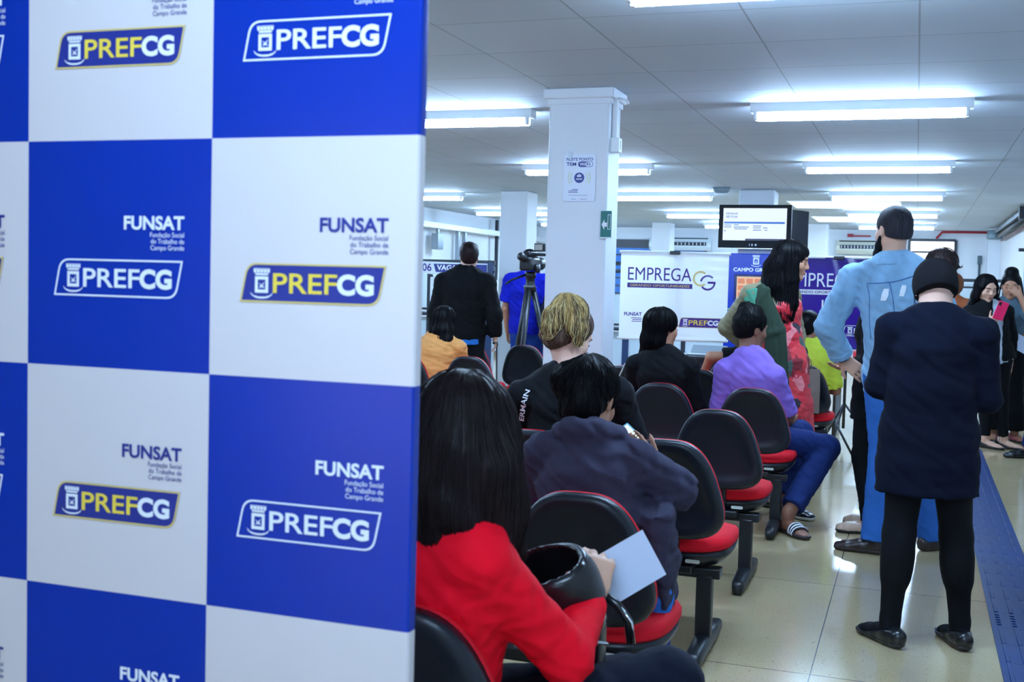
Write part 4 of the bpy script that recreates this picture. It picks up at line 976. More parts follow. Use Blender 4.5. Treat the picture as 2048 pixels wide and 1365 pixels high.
def strand_layer(o, J, root, m, n=260, length=0.16, r=0.0011, seed=0, messy=0.10, lift=0.0025, vmax=None):
    """fine locks that run down over the hair volume o"""
    me = o.data; nv = len(me.vertices); co = np.empty(nv * 3, np.float32); me.vertices.foreach_get('co', co); co = co.reshape(-1, 3)
    T_ = BVHTree.FromPolygons([Vector(v) for v in co], [tuple(p.vertices) for p in me.polygons]); rng = np.random.RandomState(seed)
    top = Vector(J['head'] - J['base']) + Vector(nrm(J['hu'])) * 0.13 - Vector(nrm(J['hf'])) * 0.02; zmin = float(co[:, 2].min()) + 0.004
    zs_ = co[:, 2]; pick = rng.choice(nv, n, p=(zs_ - zmin + 0.03) ** 1.5 / ((zs_ - zmin + 0.03) ** 1.5).sum())
    mb = MB(); down = Vector((0, 0, -1)); st = 0.014; names = [x.name for x in me.materials]
    if m.name not in names: me.materials.append(m); names.append(m.name)
    mi = names.index(m.name)
    for k in pick:
        p = Vector(co[k]); h = lift * (0.3 + rng.rand()); pts = []; dv = Vector(rng.randn(3)) * messy; L = length * (0.6 + 0.7 * rng.rand())
        for q in range(int(L / st)):
            loc, nn, i_, ds = T_.find_nearest(p)
            if loc is None: break
            pts.append(loc + nn * h)
            rad = (loc - top); rad.z *= 0.3; d = down + rad.normalized() * (0.9 if nn.z > 0.3 else 0.1) + dv; d = d - nn * d.dot(nn)
            if d.length < 0.05 or loc.z < zmin: break
            p = loc + d.normalized() * st
        if len(pts) >= 4: mb.tube(pts, [r * 0.4] + [r] * (len(pts) - 2) + [r * 0.3], 4, mi, caps=False)
    bm = mb.bm; bm.from_mesh(me); bm.to_mesh(me); bm.free(); me.update(); return o
def short_hair(S, J, top=.010, low=-.045, ear=True):
    """skull cap of hair: grown cranium with the face, ears and nape cut away"""
    M, z, P = hairfn(J)
    S.ell(P(0, -.016, .036), V3(.080 + top * .4, .098 + top * .5, .086 + top) * z, M, .015); S.ell(P(0, -.045, -.012), V3(.070, .064, .066) * z, M, .02)
    S.ell(P(0, .085, -.012), V3(.072, .075, .074) * z, M, .012, True)
    S.half(P(0, -.05, low), -M[2] * .96 + M[1] * .28)
    if ear:
        for sx in (-1, 1): S.ell(P(sx * .082, .004, -.020), V3(.020, .030, .034) * z, M, .006, True)
    return S
def trousers(J, m, root, g=0.014, to=1.93, vox=0.009, r=(0.086, 0.060, 0.046), bell=0.0, label=None, top=0.10, fold=(0.003, (16, 16, 22), 1), name='trousers', bw=(0.150, 0.130, 0.150)):
    S = Solid(vox); torso(S, J, g, -0.14, top, bw, ends=(False, True))
    for q in 'lr': leg(S, J, q, g, to, r, bell=bell)
    return garment(name, S, m, root, J, label, fold)
def tufts(S, seed=0): S.folds(0.0026, (60, 60, 45), seed); return S
def strands(S, seed=0): S.folds(0.0016, (48, 48, 3), seed); return S
H_black = hairmat('black_hair', (10, 9, 12)); H_dark = hairmat('dark_brown_hair', (34, 24, 24)); H_blonde = hairmat('streaked_blonde_hair', (168, 138, 86), 0.5); H_brown = hairmat('brown_hair', (112, 66, 42))
M_jean = cloth('blue_denim', (24, 56, 132)); M_jeand = cloth('dark_denim', (22, 40, 92)); M_black = cloth('black_cloth', (7, 9, 14)); M_navyc = cloth('navy_cloth', (8, 14, 32))
M_leath = mat('black_leather', (16, 18, 22), 0.28, spec=0.5); M_brownl = mat('brown_leather', (40, 28, 26), 0.35); M_beige = mat('beige_leather', (196, 164, 140), 0.4)

# ---- 1 woman in the red sweater, turned sideways on the nearest bench
J = sit(-0.84, 2.06, 50, h=1.64)
J.update(pel=V3(-.85, 2.06, .565), neck=V3(-.795, 2.02, 1.015), head=V3(-.803, 2.045, 1.133), sl=V3(-.885, 2.15, .955), sr=V3(-.735, 1.945, .938), er=V3(-.605, 2.095, .728), wr=V3(-.612, 2.29, .785),
         el=V3(-.86, 2.34, .74), wl=V3(-.76, 2.44, .70), hl=V3(-.88, 2.16, .545), hr=V3(-.80, 2.02, .545), kr=V3(-.445, 2.28, .635), ar=V3(-.33, 2.42, .27), kl=V3(-.58, 2.50, .535), al=V3(-.50, 2.60, .09),
         hf=yawv(4) + V3(0, 0, -.38), tr=V3(.7, .5, 0), tl=yawv(40), fzr=.20, hs=1.02)
R1 = person('woman in a red sweater seated nearest, long dark hair, holding bag and paper', J, 'light', 0.0065, hands=dict(r=dict(d=V3(.05, .45, .85), n=V3(-.35, .85, -.5), curl=(58, 62, 66, 70), thumb=(.7, .5)), l=dict(d=V3(.8, .4, -.1), n=V3(0, .2, -1), curl=(40, 42, 44, 46))))
S = Solid(0.0065); torso(S, J, 0.010, -0.10, 0.985, (0.145, 0.128, 0.145)); 
for q in 'lr': arm(S, J, q, 0.010, 1.94, (0.058, 0.049, 0.036))
S.ell(V3(-.83, 1.99, .925), (.105, .085, .085), None, .04); S.cap((-.825, 1.99, .975), (-.755, 1.95, .945), .050, .052, .04); S.cap((-.825, 1.99, .975), (-.90, 2.08, .94), .050, .05, .04); S.loft([((-.825, 2.0, .96), (.085, 0, 0), (0, .085, 0)), ((-.820, 2.01, 1.022), (.066, 0, 0), (0, .066, 0))], .03); M_, z_, P = hairfn(J)
garment('sweater', S, cloth('red_knit', (226, 0, 30), 0.8), R1, J, 'bright red knit sweater', (0.0030, (17, 17, 21), 2))
trousers(J, M_navyc, R1, 0.014, vox=0.009, label='dark trousers')
for q in 'lr': shoe(J, q, R1, M_leath, M_blackp)
S = Solid(0.006)
S.ell(P(0, -.014, .034), V3(.092, .108, .096), M_, .02); S.ell(P(0, .115, -.02), V3(.066, .07, .10), M_, .02, True)
S.loft([(P(.0, -.03, .03), M_[0] * .094, M_[1] * .092), (P(.0, -.045, -.05), M_[0] * .100, M_[1] * .078), (P(-.012, -.055, -.115), M_[0] * .092, M_[1] * .058), (P(-.03, -.05, -.145), M_[0] * .075, M_[1] * .045)], .03, (False, False))
S.loft([(P(.060, .0, .0), M_[0] * .044, M_[1] * .062), (P(.082, .0, -.10), M_[0] * .036, M_[1] * .050), (P(.082, .012, -.19), M_[0] * .034, M_[1] * .034), (P(.070, .045, -.28), M_[0] * .026, M_[1] * .022), (P(.060, .07, -.35), M_[0] * .010, M_[1] * .010)], .03, (False, False))
S.loft([(P(-.06, -.03, -.06), M_[0] * .05, M_[1] * .055), (P(-.080, -.03, -.13), M_[0] * .040, M_[1] * .04), (P(-.09, -.01, -.18), M_[0] * .02, M_[1] * .02)], .03, (False, False))
S.loft([(V3(-.715, 1.99, 1.11), V3(.034, 0, 0), V3(0, .05, 0)), (V3(-.705, 2.02, 1.01), V3(.030, 0, 0), V3(0, .035, 0)), (V3(-.712, 2.06, .93), V3(.024, 0, 0), V3(0, .02, 0)), (V3(-.725, 2.08, .865), V3(.010, 0, 0), V3(0, .01, 0))], .03, (False, False))
for k in range(-3, 4): S.cap(P(.004 + .002 * k, -.05 - .012 * k, .133 - .004 * abs(k)), P(.004 + .002 * k, -.055 - .012 * k, .150), .003, .002, .004, True)
hr_ = garment('hair', strands(S, 1), hairmat('long_dark_hair', (30, 23, 24), 0.36), R1, J, 'long straight dark brown hair parted at the crown'); strand_layer(hr_, J, R1, hairmat('long_dark_hair', (0, 0, 0)), 900, 0.30, 0.0011, 1, 0.05)
# her bag, its hardware and the sheet of paper
t = thing('handbag', 'black leather handbag with wide open rim on the lap of woman in red', 'bag', (-0.655, 2.33, 0.69))
S = Solid(0.006); Z = nrm(V3(-.30, -.42, .85)); A = nrm(np.cross(V3(0.15, 1, 0), Z)); B = np.cross(Z, A)
c0 = V3(0, 0, 0)
S.loft([(c0 + Z * .075, A * .090, B * .062), (c0 + Z * .10, A * .108, B * .080), (c0 + Z * .15, A * .112, B * .084), (c0 + Z * .185, A * .104, B * .076)], .02, (False, True))
S.loft([(c0 + Z * .10, A * .085, B * .056), (c0 + Z * .24, A * .094, B * .066)], .004, (True, True), True)
S.box(V3(-.01, .02, -.02), (.07, .045, .07), None, .03, .02)
S.build('bag_body', M_leath, t, (0, 0, 0))
MB().tube([Vector(c0 + Z * (.185 + .004 * math.sin(2 * a)) + A * .100 * math.cos(a) + B * .072 * math.sin(a)) for a in np.linspace(0, 2 * math.pi, 40)], 0.0085, 10).build('rim', M_leath, t)
MB().tube([Vector(p) for p in ((.058, -.03, .095), (.068, -.03, .08), (.072, -.03, .062), (.066, -.03, .04), (.05, -.03, .02))], 0.0045, 8).build('metal_ring', M_chrome, t)
MB().tube([Vector(p) for p in ((.062, -.01, .105), (.095, -.01, .085), (.118, -.01, .055), (.125, -.01, .01))], 0.010, 8).build('strap', M_leath, t)
MB().tube([Vector(p) for p in ((.104, -.022, .085), (.128, -.022, .055), (.135, -.022, .012))], 0.0028, 8).build('strap_trim', M_chrome, t)
MB().tube([Vector((.02, -.045, .012)), Vector((.085, -.045, .012))], 0.0040, 8).build('metal_bar', M_chrome, t)
T = plane_map((-.665, 2.375, .845), (.118, .10, .069), (.054, .02, -.115))
T = plane_map((-.590, 2.395, .750), (.082, .06, .052), (-.052, -.02, .098))
o = MB().rings([[T(u, v, .0006 * h + .04 * (u * 0.1 - .05) ** 2 - .0) for u in np.linspace(0, 1.22, 8)] for v in np.linspace(0, 1.0, 6) for h in (0,)], False, False).build('paper_sheet', mat('plain_paper', (206, 214, 234), 0.6))
tag(o, 'blank white paper sheet held by the woman in red sweater', 'paper')

# ---- 2 person in the dark grey hoodie
J = sit(-0.88, 3.33, 0, h=1.64)
J.update(pel=V3(-.87, 3.38, .565), neck=V3(-.945, 3.46, .950), head=V3(-.962, 3.52, 1.075), sl=V3(-1.075, 3.43, .895), sr=V3(-.785, 3.43, .890), er=V3(-.675, 3.50, .815), wr=V3(-.80, 3.73, .835), el=V3(-1.13, 3.52, .72), wl=V3(-.93, 3.72, .80),
         mid=V3(0, -.03, 0), hf=yawv(12) + V3(0, 0, -.42), hs=1.02)
R2 = person('person in a dark grey hoodie with black hair seated looking at a phone', J, 'tan', 0.0075, hands=dict(r=dict(d=V3(-.5, .5, .5), n=V3(-.6, -.2, .6), curl=(30, 40, 45, 50))))
S = Solid(0.0075); torso(S, J, 0.020, -0.16, 0.96, (0.150, 0.140, 0.150), (0.115, 0.115, 0.115), flare=.01)
for q in 'lr': arm(S, J, q, 0.020, 1.95, (0.062, 0.056, 0.042))
hn = J['neck'] + V3(.005, -.015, .035)
for k in range(14):
    a0, a1 = [math.radians(150 + 240 * q / 14) for q in (k, k + 1)]; rr = lambda a: .028 + .016 * max(0, -math.sin(a))
    S.cap(hn + V3(.088 * math.cos(a0), .066 * math.sin(a0), -.012 * math.sin(a0) - .01), hn + V3(.088 * math.cos(a1), .066 * math.sin(a1), -.012 * math.sin(a1) - .01), rr(a0), rr(a1), .010)
S.ell(J['neck'] + V3(.0, -.075, -.035), (.12, .045, .055), None, .012)
S.loft([(V3(-.70, 3.36, .78), V3(.05, 0, 0), V3(0, .07, 0)), (V3(-.675, 3.40, .60), V3(.030, 0, 0), V3(0, .09, 0)), (V3(-.66, 3.40, .49), V3(.012, 0, 0), V3(0, .09, 0))], .03)
garment('shirt', Solid(0.008).loft([(V3(-.70, 3.37, .54), V3(.05, 0, 0), V3(0, .06, 0)), (V3(-.676, 3.40, .479), V3(.030, 0, 0), V3(0, .092, 0))], .02), cloth('sky_blue_cotton', (44, 118, 206)), R2, J, 'blue shirt tail')
garment('hoodie', S, cloth('charcoal_fleece', (54, 52, 70), 0.95), R2, J, 'dark grey hooded sweatshirt', (0.0055, (13, 13, 19), 5))
trousers(J, M_jean, R2, label='blue jeans')
for q in 'lr': shoe(J, q, R2, M_leath, M_blackp)
M_, z_, P = hairfn(J); S = Solid(0.006); short_hair(S, J, .018, -.085, True); S.ell(P(-.055, -.075, .035), V3(.050, .050, .055), M_, .03); S.ell(P(0, -.055, -.05), V3(.064, .050, .05), M_, .03)
hr_ = garment('hair', tufts(S, 2), H_black, R2, J); strand_layer(hr_, J, R2, H_black, 500, 0.09, 0.0011, 2, 0.25)
t = thing('mobile_phone', 'lit phone in pale case held by the person in hoodie', 'phone', (-.885, 3.83, .905))
MB().box((0, 0, 0), (0.072, 0.010, 0.145), bev=0.004, rot=Matrix.Rotation(0.5, 3, 'X') @ Matrix.Rotation(-0.7, 3, 'Y')).build('case', mat('aqua_case', (60, 170, 190), 0.35), t)
MB().box((0, -0.006, 0.002), (0.064, 0.003, 0.134), rot=Matrix.Rotation(0.5, 3, 'X') @ Matrix.Rotation(-0.7, 3, 'Y')).build('screen', mat('phone_screen', (220, 236, 240), 0.2, emit=1.2), t)

# ---- 3 woman in black tee with streaked blonde bun
J = sit(-1.34, 4.56, 12, h=1.68)
J.update(pel=V3(-1.36, 4.58, .565), neck=V3(-1.36, 4.66, 1.06), head=V3(-1.385, 4.70, 1.215), sl=V3(-1.55, 4.60, .950), sr=V3(-1.145, 4.60, .985), el=V3(-1.60, 4.66, .72), er=V3(-1.07, 4.68, .74), wl=V3(-1.42, 4.92, .64), wr=V3(-1.2, 4.92, .66), hf=yawv(38) + V3(0, 0, -.5), hs=1.05)
R3 = person('woman in a black tee with streaked blonde hair tied up, head bowed', J, 'fair', 0.008)
S = Solid(0.008); torso(S, J, 0.018, -0.12, 0.945, (0.165, 0.155, 0.165), (0.12, 0.12, 0.12))
for q in 'lr': arm(S, J, q, 0.018, 0.85, (0.062, 0.056, 0.04))
S.ell(J['neck'] + V3(0, .0, .03), (.075, .07, .035), None, .012, True)
tee = garment('t_shirt', S, M_black, R3, J, 'black tee with white vertical lettering', (0.004, (12, 12, 16), 3))
trousers(J, M_jeand, R3, vox=0.01)
for q in 'lr': shoe(J, q, R3, M_leath, M_blackp)
M_, z_, P = hairfn(J); S = Solid(0.0065); short_hair(S, J, .012, -.060, True)
S.ell(P(0, -.055, -.035), V3(.062, .048, .052) * 1.05, M_, .02)
hr_ = garment('hair', strands(S, 3), hairmat('ash_brown_hair', (84, 66, 56), 0.5), R3, J, 'ash brown hair at the nape and sides'); strand_layer(hr_, J, R3, hairmat('ash_brown_hair', (0, 0, 0)), 260, 0.07, 0.0012, 3, 0.3)
S = Solid(0.0065); S.ell(P(.005, -.045, .100), V3(.074, .068, .060), M_, .03); S.ell(P(.042, -.055, .055), V3(.050, .052, .066), M_, .03)
S.loft([(P(.0, -.085, .105), M_[0] * .050, M_[1] * .030), (P(.01, -.112, .045), M_[0] * .058, M_[1] * .026), (P(.015, -.112, -.015), M_[0] * .046, M_[1] * .018), (P(.02, -.105, -.055), M_[0] * .022, M_[1] * .008)], .03, (False, False))
S.loft([(P(.055, -.05, .08), M_[0] * .026, M_[1] * .040), (P(.085, -.03, .02), M_[0] * .014, M_[1] * .032), (P(.088, .0, -.035), M_[0] * .006, M_[1] * .016)], .03, (False, False))
hr_ = garment('hair_bun', strands(S, 4), H_blonde, R3, J, 'streaked blonde bun with loose ends'); strand_layer(hr_, J, R3, H_blonde, 800, 0.16, 0.0008, 4, 0.12, 0.003); strand_layer(hr_, J, R3, hairmat('ash_brown_hair', (0, 0, 0)), 380, 0.14, 0.0009, 5, 0.14, 0.003); strand_layer(hr_, J, R3, hairmat('pale_blonde_hair', (214, 196, 140), 0.5), 240, 0.15, 0.0009, 6, 0.12, 0.0035)
hit = caster(tee, J)
text('lettering', 'ERMAIN', 0.0, 0.0, .138, .020, lambda a, b, c=0: hit((-1.530 + .22 * a - b, 4.4, .855 + .97 * a + .22 * b), (0, 1, 0), .003), M_wprint, R3, 0.02)

# ---- 4 woman with long black hair before the white banner
J = sit(-1.44, 6.96, 8, h=1.66)
J.update(pel=V3(-1.44, 7.0, .565), neck=V3(-1.472, 7.02, 1.02), head=V3(-1.478, 7.06, 1.17), sl=V3(-1.625, 7.01, .935), sr=V3(-1.30, 7.03, .93), el=V3(-1.68, 7.06, .68), er=V3(-1.25, 7.08, .68), hf=yawv(42) + V3(0, 0, -.08), hs=1.04)
R4 = person('woman with long black hair in black top seated before the white banner', J, 'tan', 0.009, face=dict(shut=True))
S = Solid(0.009); torso(S, J, 0.016, -0.12, 0.97)
for q in 'lr': arm(S, J, q, 0.015, 1.9, (0.056, 0.050, 0.036))
jk = garment('jacket', S, M_black, R4, J, 'black jacket with pale piping', (0.003, (13, 13, 17), 4))
MB().tube([Vector(V3(-1.690, 6.99, .945) - J['base']), Vector(V3(-1.735, 7.03, .86) - J['base']), Vector(V3(-1.75, 7.05, .74) - J['base'])], 0.005, 8).build('sleeve_piping', mat('pale_piping', (190, 200, 190), 0.6), R4)
trousers(J, M_black, R4, vox=0.011)
for q in 'lr': shoe(J, q, R4, M_leath, M_blackp)
M_, z_, P = hairfn(J); S = Solid(0.0075); S.ell(P(0, -.016, .038), V3(.092, .106, .094), M_, .02); S.ell(P(0, .112, -.03), V3(.068, .072, .105), M_, .015, True)
S.loft([(P(-.0, -.045, .02), M_[0] * .090, M_[1] * .078), (P(-.01, -.055, -.08), M_[0] * .092, M_[1] * .062), (P(-.025, -.05, -.20), M_[0] * .094, M_[1] * .048), (P(-.04, -.05, -.27), M_[0] * .07, M_[1] * .03)], .03, (False, False))
S.loft([(P(-.06, -.02, -.10), M_[0] * .045, M_[1] * .04), (P(-.10, -.02, -.24), M_[0] * .035, M_[1] * .03), (P(-.12, -.01, -.30), M_[0] * .018, M_[1] * .016)], .03, (False, False))
hr_ = garment('hair', strands(S, 5), H_black, R4, J); strand_layer(hr_, J, R4, H_black, 320, 0.28, 0.0016, 6, 0.06)

# ---- 5 man in the purple polo
J = sit(-0.90, 7.02, 25, h=1.68)
J.update(pel=V3(-.87, 7.04, .565), neck=V3(-.945, 7.10, 1.03), head=V3(-.945, 7.14, 1.180), sl=V3(-1.075, 7.06, .925), sr=V3(-.785, 7.04, .895), el=V3(-1.115, 7.10, .68), er=V3(-.70, 7.12, .66), wl=V3(-1.0, 7.36, .62), wr=V3(-.72, 7.36, .60),
         hl=V3(-.90, 7.12, .545), hr=V3(-.80, 7.02, .535), kl=V3(-.66, 7.52, .52), kr=V3(-.475, 7.22, .475), al=V3(-.72, 7.40, .09), ar=V3(-.655, 6.88, .115), tr=nrm(V3(.50, -.62, 0)), tl=nrm(V3(.85, -.45, 0)), hf=yawv(48) + V3(0, 0, -.12), hs=1.04)
R5 = person('man in a purple polo and jeans seated with one foot in the aisle', J, 'brown', 0.0075, face=dict(shut=True))
S = Solid(0.008); torso(S, J, 0.014, -0.10, 0.97, (0.150, 0.140, 0.150))
arm(S, J, 'l', 0.018, 1.0, (0.062, 0.056, 0.04)); arm(S, J, 'r', 0.018, 0.95, (0.062, 0.056, 0.04))
sh_ = garment('polo_shirt', S, cloth('purple_pique', (136, 106, 196)), R5, J, 'purple polo shirt with collar', (0.0045, (12, 12, 16), 7))
S = Solid(0.006); n_ = J['neck'] + V3(.004, .006, 0); S.loft([(n_ + V3(0, -.014, -.050), V3(.100, 0, -.02), V3(0, .088, -.01)), (n_ + V3(0, -.002, .022), V3(.070, 0, -.008), V3(0, .068, .004))], .006); S.ell(n_ + V3(0, .006, .04), (.060, .058, .05), None, .006, True); S.build('collar', cloth('purple_pique', (0, 0, 0)), sh_, J['base'])
trousers(J, M_jeand, R5, vox=0.009, r=(0.086, 0.064, 0.056), to=1.90, label='dark blue jeans')
shoe(J, 'l', R5, M_leath, mat('pale_sole', (206, 206, 200), 0.5))
S = Solid(0.006); foot(S, J, 'r', 0.006); b = V3(J['ar'][0], J['ar'][1], 0); S.half(b + V3(0, 0, .026), V3(0, 0, 1)); S.half(b + V3(0, 0, .002), V3(0, 0, -1))
sl = garment('slide_sandal', S, mat('dark_rubber', (40, 28, 34), 0.5), R5, J, 'dark slide with white stripes')
S = Solid(0.005); foot(S, J, 'r', 0.010); tt = J['tr']; S.half(b + tt * .075, -tt); S.half(b + tt * .135, tt); S.half(b + V3(0, 0, .012), V3(0, 0, -1)); st = S.build('strap', mat('dark_rubber', (40, 28, 34)), sl, J['base'])
for k in range(3):
    S = Solid(0.004); foot(S, J, 'r', 0.0125); S.half(b + tt * (.080 + .020 * k), -tt); S.half(b + tt * (.090 + .020 * k), tt); S.half(b + V3(0, 0, .014), V3(0, 0, -1)); S.build('stripe', M_wprint, sl, J['base'])
M_, z_, P = hairfn(J); S = Solid(0.006); short_hair(S, J, .012, -.052, True); S.ell(P(-.02, -.01, .118), V3(.060, .075, .035), M_, .03); S.ell(P(-.055, -.02, .135), V3(.026, .04, .030), M_, .02)
hr_ = garment('hair', tufts(S, 6), H_black, R5, J); strand_layer(hr_, J, R5, H_black, 1100, 0.05, 0.0012, 7, 0.3, 0.004)

# ---- 6 woman in red floral dress
J = stand(-0.86, 7.76, 112, 1.74)
J.update(pel=V3(-.80, 7.76, .95), neck=V3(-.895, 7.76, 1.455), head=V3(-.775, 7.76, 1.62), sl=V3(-.80, 7.93, 1.385), sr=V3(-1.02, 7.66, 1.385), er=V3(-1.185, 7.76, 1.165), wr=V3(-1.02, 7.80, 1.02), el=V3(-.76, 8.0, 1.12), wl=V3(-.72, 7.92, .90), hf=yawv(88) + V3(0, 0, -.22), hs=1.05)
R6 = person('woman in a red floral dress with long black hair and olive cardigan', J, 'tan', 0.0085, face=dict(shut=True), hands=dict(r=dict(d=V3(.75, .2, -.5), n=V3(0, -.3, -.9))))
fl_ = bpy.data.materials.new('red_floral_fabric'); fl_.use_nodes = True; nt = fl_.node_tree; b_ = nt.nodes['Principled BSDF']; b_.inputs['Roughness'].default_value = 0.55
tc = nt.nodes.new('ShaderNodeTexCoord'); vo = nt.nodes.new('ShaderNodeTexVoronoi'); vo.inputs['Scale'].default_value = 13; rp = nt.nodes.new('ShaderNodeValToRGB'); rp.color_ramp.interpolation = 'CONSTANT'
nz = nt.nodes.new('ShaderNodeTexNoise'); nz.inputs['Scale'].default_value = 9; mxv = nt.nodes.new('ShaderNodeMix'); mxv.data_type = 'RGBA'; mxv.inputs[0].default_value = 0.12
nt.links.new(tc.outputs['Object'], nz.inputs['Vector']); nt.links.new(tc.outputs['Object'], mxv.inputs[6]); nt.links.new(nz.outputs['Color'], mxv.inputs[7]); nt.links.new(mxv.outputs[2], vo.inputs['Vector'])
sp = nt.nodes.new('ShaderNodeSeparateColor'); nt.links.new(vo.outputs['Color'], sp.inputs[0]); nt.links.new(sp.outputs[0], rp.inputs[0]); nt.links.new(rp.outputs[0], b_.inputs['Base Color'])
cr = rp.color_ramp; cr.elements[0].position = 0; cr.elements[0].color = lin((186, 22, 38)) + (1,); cr.elements[1].position = 0.42; cr.elements[1].color = lin((120, 14, 30)) + (1,)
for p_, c_ in ((0.62, (206, 52, 58)), (0.76, (222, 120, 124)), (0.86, (44, 30, 44)), (0.93, (60, 84, 74))): e_ = cr.elements.new(p_); e_.color = lin(c_) + (1,)
S = Solid(0.008); J['down'] = V3(.10, .0, -1.18); torso(S, J, 0.012, -0.98, 0.86, (0.168, 0.135, 0.150), (0.128, 0.108, 0.125), flare=.03, ends=(True, True))
f_ = J['f']; r_ = V3(f_[1], -f_[0], 0)
for sx in (-1, 1): S.ell(spine(J, .70) + f_ * .085 + r_ * sx * .065, (.058, .058, .062), None, .03)
S.ell(spine(J, .86) + f_ * .12, (.05, .05, .12), None, .02, True)
garment('dress', S, fl_, R6, J, 'red floral fitted midi dress', (0.0035, (11, 11, 26), 8))
S = Solid(0.008); torso(S, J, 0.020, 0.10, 0.955, ends=(True, False))
for q in 'lr': arm(S, J, q, 0.017, 1.9, (0.058, 0.052, 0.040))
S.half(spine(J, .5) + f_ * .075, f_)
garment('cardigan', S, cloth('olive_satin', (128, 120, 92), 0.5), R6, J, 'olive satin cardigan', (0.004, (14, 14, 18), 9))
S = Solid(0.007); S.loft([(V3(-.99, 7.645, 1.40), V3(.045, 0, 0), V3(0, .03, 0)), (V3(-.94, 7.595, 1.36), V3(.055, 0, .0), V3(0, .02, 0)), (V3(-.85, 7.57, 1.15), V3(.070, 0, 0), V3(0, .022, 0)), (V3(-.81, 7.56, .72), V3(.075, 0, 0), V3(0, .020, 0))], .02)
garment('scarf', S, cloth('dark_green_wool', (44, 58, 46), 0.95), R6, J, 'long dark green scarf', (0.003, (40, 40, 4), 3))
S = Solid(0.007); S.ell(V3(-1.00, 7.68, 1.415), (.075, .075, .035), None, .03); S.loft([(V3(-1.02, 7.615, 1.40), V3(.05, 0, 0), V3(0, .03, 0)), (V3(-.98, 7.575, 1.22), V3(.045, 0, 0), V3(0, .02, 0))], .02, (False, True))
garment('shawl', S, cloth('sea_green_knit', (70, 130, 104)), R6, J, 'sea green shawl over the shoulder', (0.003, (20, 20, 14), 4))
S = Solid(0.008)
for q in 'lr': shoe(J, q, R6, M_leath, M_blackp, True)
M_, z_, P = hairfn(J); S = Solid(0.0075); S.ell(P(0, -.018, .040), V3(.094, .112, .094), M_, .02); S.ell(P(0, .112, -.03), V3(.075, .060, .105), M_, .015, True)
S.loft([(P(.015, -.05, .02), M_[0] * .092, M_[1] * .080), (P(.02, -.075, -.08), M_[0] * .10, M_[1] * .085), (P(.05, -.06, -.20), M_[0] * .09, M_[1] * .088), (P(.09, .0, -.33), M_[0] * .05, M_[1] * .080), (P(.10, .035, -.44), M_[0] * .025, M_[1] * .045)], .03, (False, False))
S.loft([(P(.075, .01, .0), M_[0] * .020, M_[1] * .035), (P(.085, .035, -.12), M_[0] * .018, M_[1] * .036), (P(.09, .075, -.26), M_[0] * .016, M_[1] * .030), (P(.09, .09, -.36), M_[0] * .010, M_[1] * .012)], .02, (False, False))
hr_ = garment('hair', strands(S, 7), H_black, R6, J, 'very long loose black hair'); strand_layer(hr_, J, R6, H_black, 420, 0.36, 0.0018, 8, 0.08, 0.005)

# ---- 7 person in the lime shirt
J = sit(-0.77, 9.28, -8, h=1.66)
J.update(neck=V3(-.775, 9.34, 1.0), head=V3(-.785, 9.36, 1.135), sl=V3(-.93, 9.33, .90), sr=V3(-.62, 9.33, .88), er=V3(-.565, 9.38, .64), hf=yawv(35), hs=1.03)
R7 = person('person in a lime green shirt seated behind the woman in floral dress', J, 'brown', 0.01)
S = Solid(0.01); torso(S, J, 0.020, -0.12, 0.97)
for q in 'lr': arm(S, J, q, 0.020, 0.90, (0.060, 0.056, 0.04))
S.loft([(J['neck'] + V3(0, -.005, -.03), V3(.085, 0, 0), V3(0, .08, 0)), (J['neck'] + V3(0, .0, .03), V3(.066, 0, 0), V3(0, .064, 0))], .008); S.ell(J['neck'] + V3(0, .005, .05), (.056, .056, .05), None, .006, True)
garment('shirt', S, cloth('lime_cotton', (182, 196, 62)), R7, J, 'lime green short sleeved shirt', (0.005, (11, 11, 15), 2))
trousers(J, M_jeand, R7, vox=0.012)
for q in 'lr': shoe(J, q, R7, M_leath, M_blackp)
S = Solid(0.008); short_hair(S, J, .010, -.06, True); garment('hair', S, H_black, R7, J)
t = thing('paper_bag', 'brown paper bag hanging on the chair of the lime shirted person', 'bag', (-.78, 8.955, .50))
m = MB().rings([[Vector((x * sx, y * sy - .01, z)) for x, y in ((-.125, -.04), (.125, -.04), (.125, .04), (-.125, .04))] for z, sx, sy in ((0, 1, .8), (.16, 1.0, .9), (.33, .96, .45))], True, True, 0, False); m.build('bag_body', mat('brown_kraft', (112, 94, 84), 0.75, vary=0.08), t)
MB().tube([(-.06, -.02, .33), (-.05, .0, .40), (.05, .0, .40), (.06, -.02, .33)], 0.004, 6).build('handle', mat('brown_kraft', (112, 94, 84)), t)

# ---- 8 person whose arm lies along the chair back
J = sit(-0.93, 8.22, -10, h=1.68); J.update(sl=V3(-1.16, 8.26, .945), el=V3(-1.36, 8.20, .935), wl=V3(-1.43, 8.30, .80), neck=V3(-.98, 8.28, 1.02), head=V3(-.97, 8.30, 1.16))
R8 = person('person mostly hidden by the man in purple, bent arm over a chair', J, 'tan', 0.009)
S = Solid(0.01); torso(S, J, 0.018, -0.12, 0.97)
for q in 'lr': arm(S, J, q, 0.018, 0.62, (0.060, 0.056, 0.04))
garment('t_shirt', S, M_black, R8, J); trousers(J, M_jeand, R8, vox=0.012)
for q in 'lr': shoe(J, q, R8, M_leath, M_blackp)
S = Solid(0.009); short_hair(S, J, .010, -.06); garment('hair', S, H_black, R8, J)
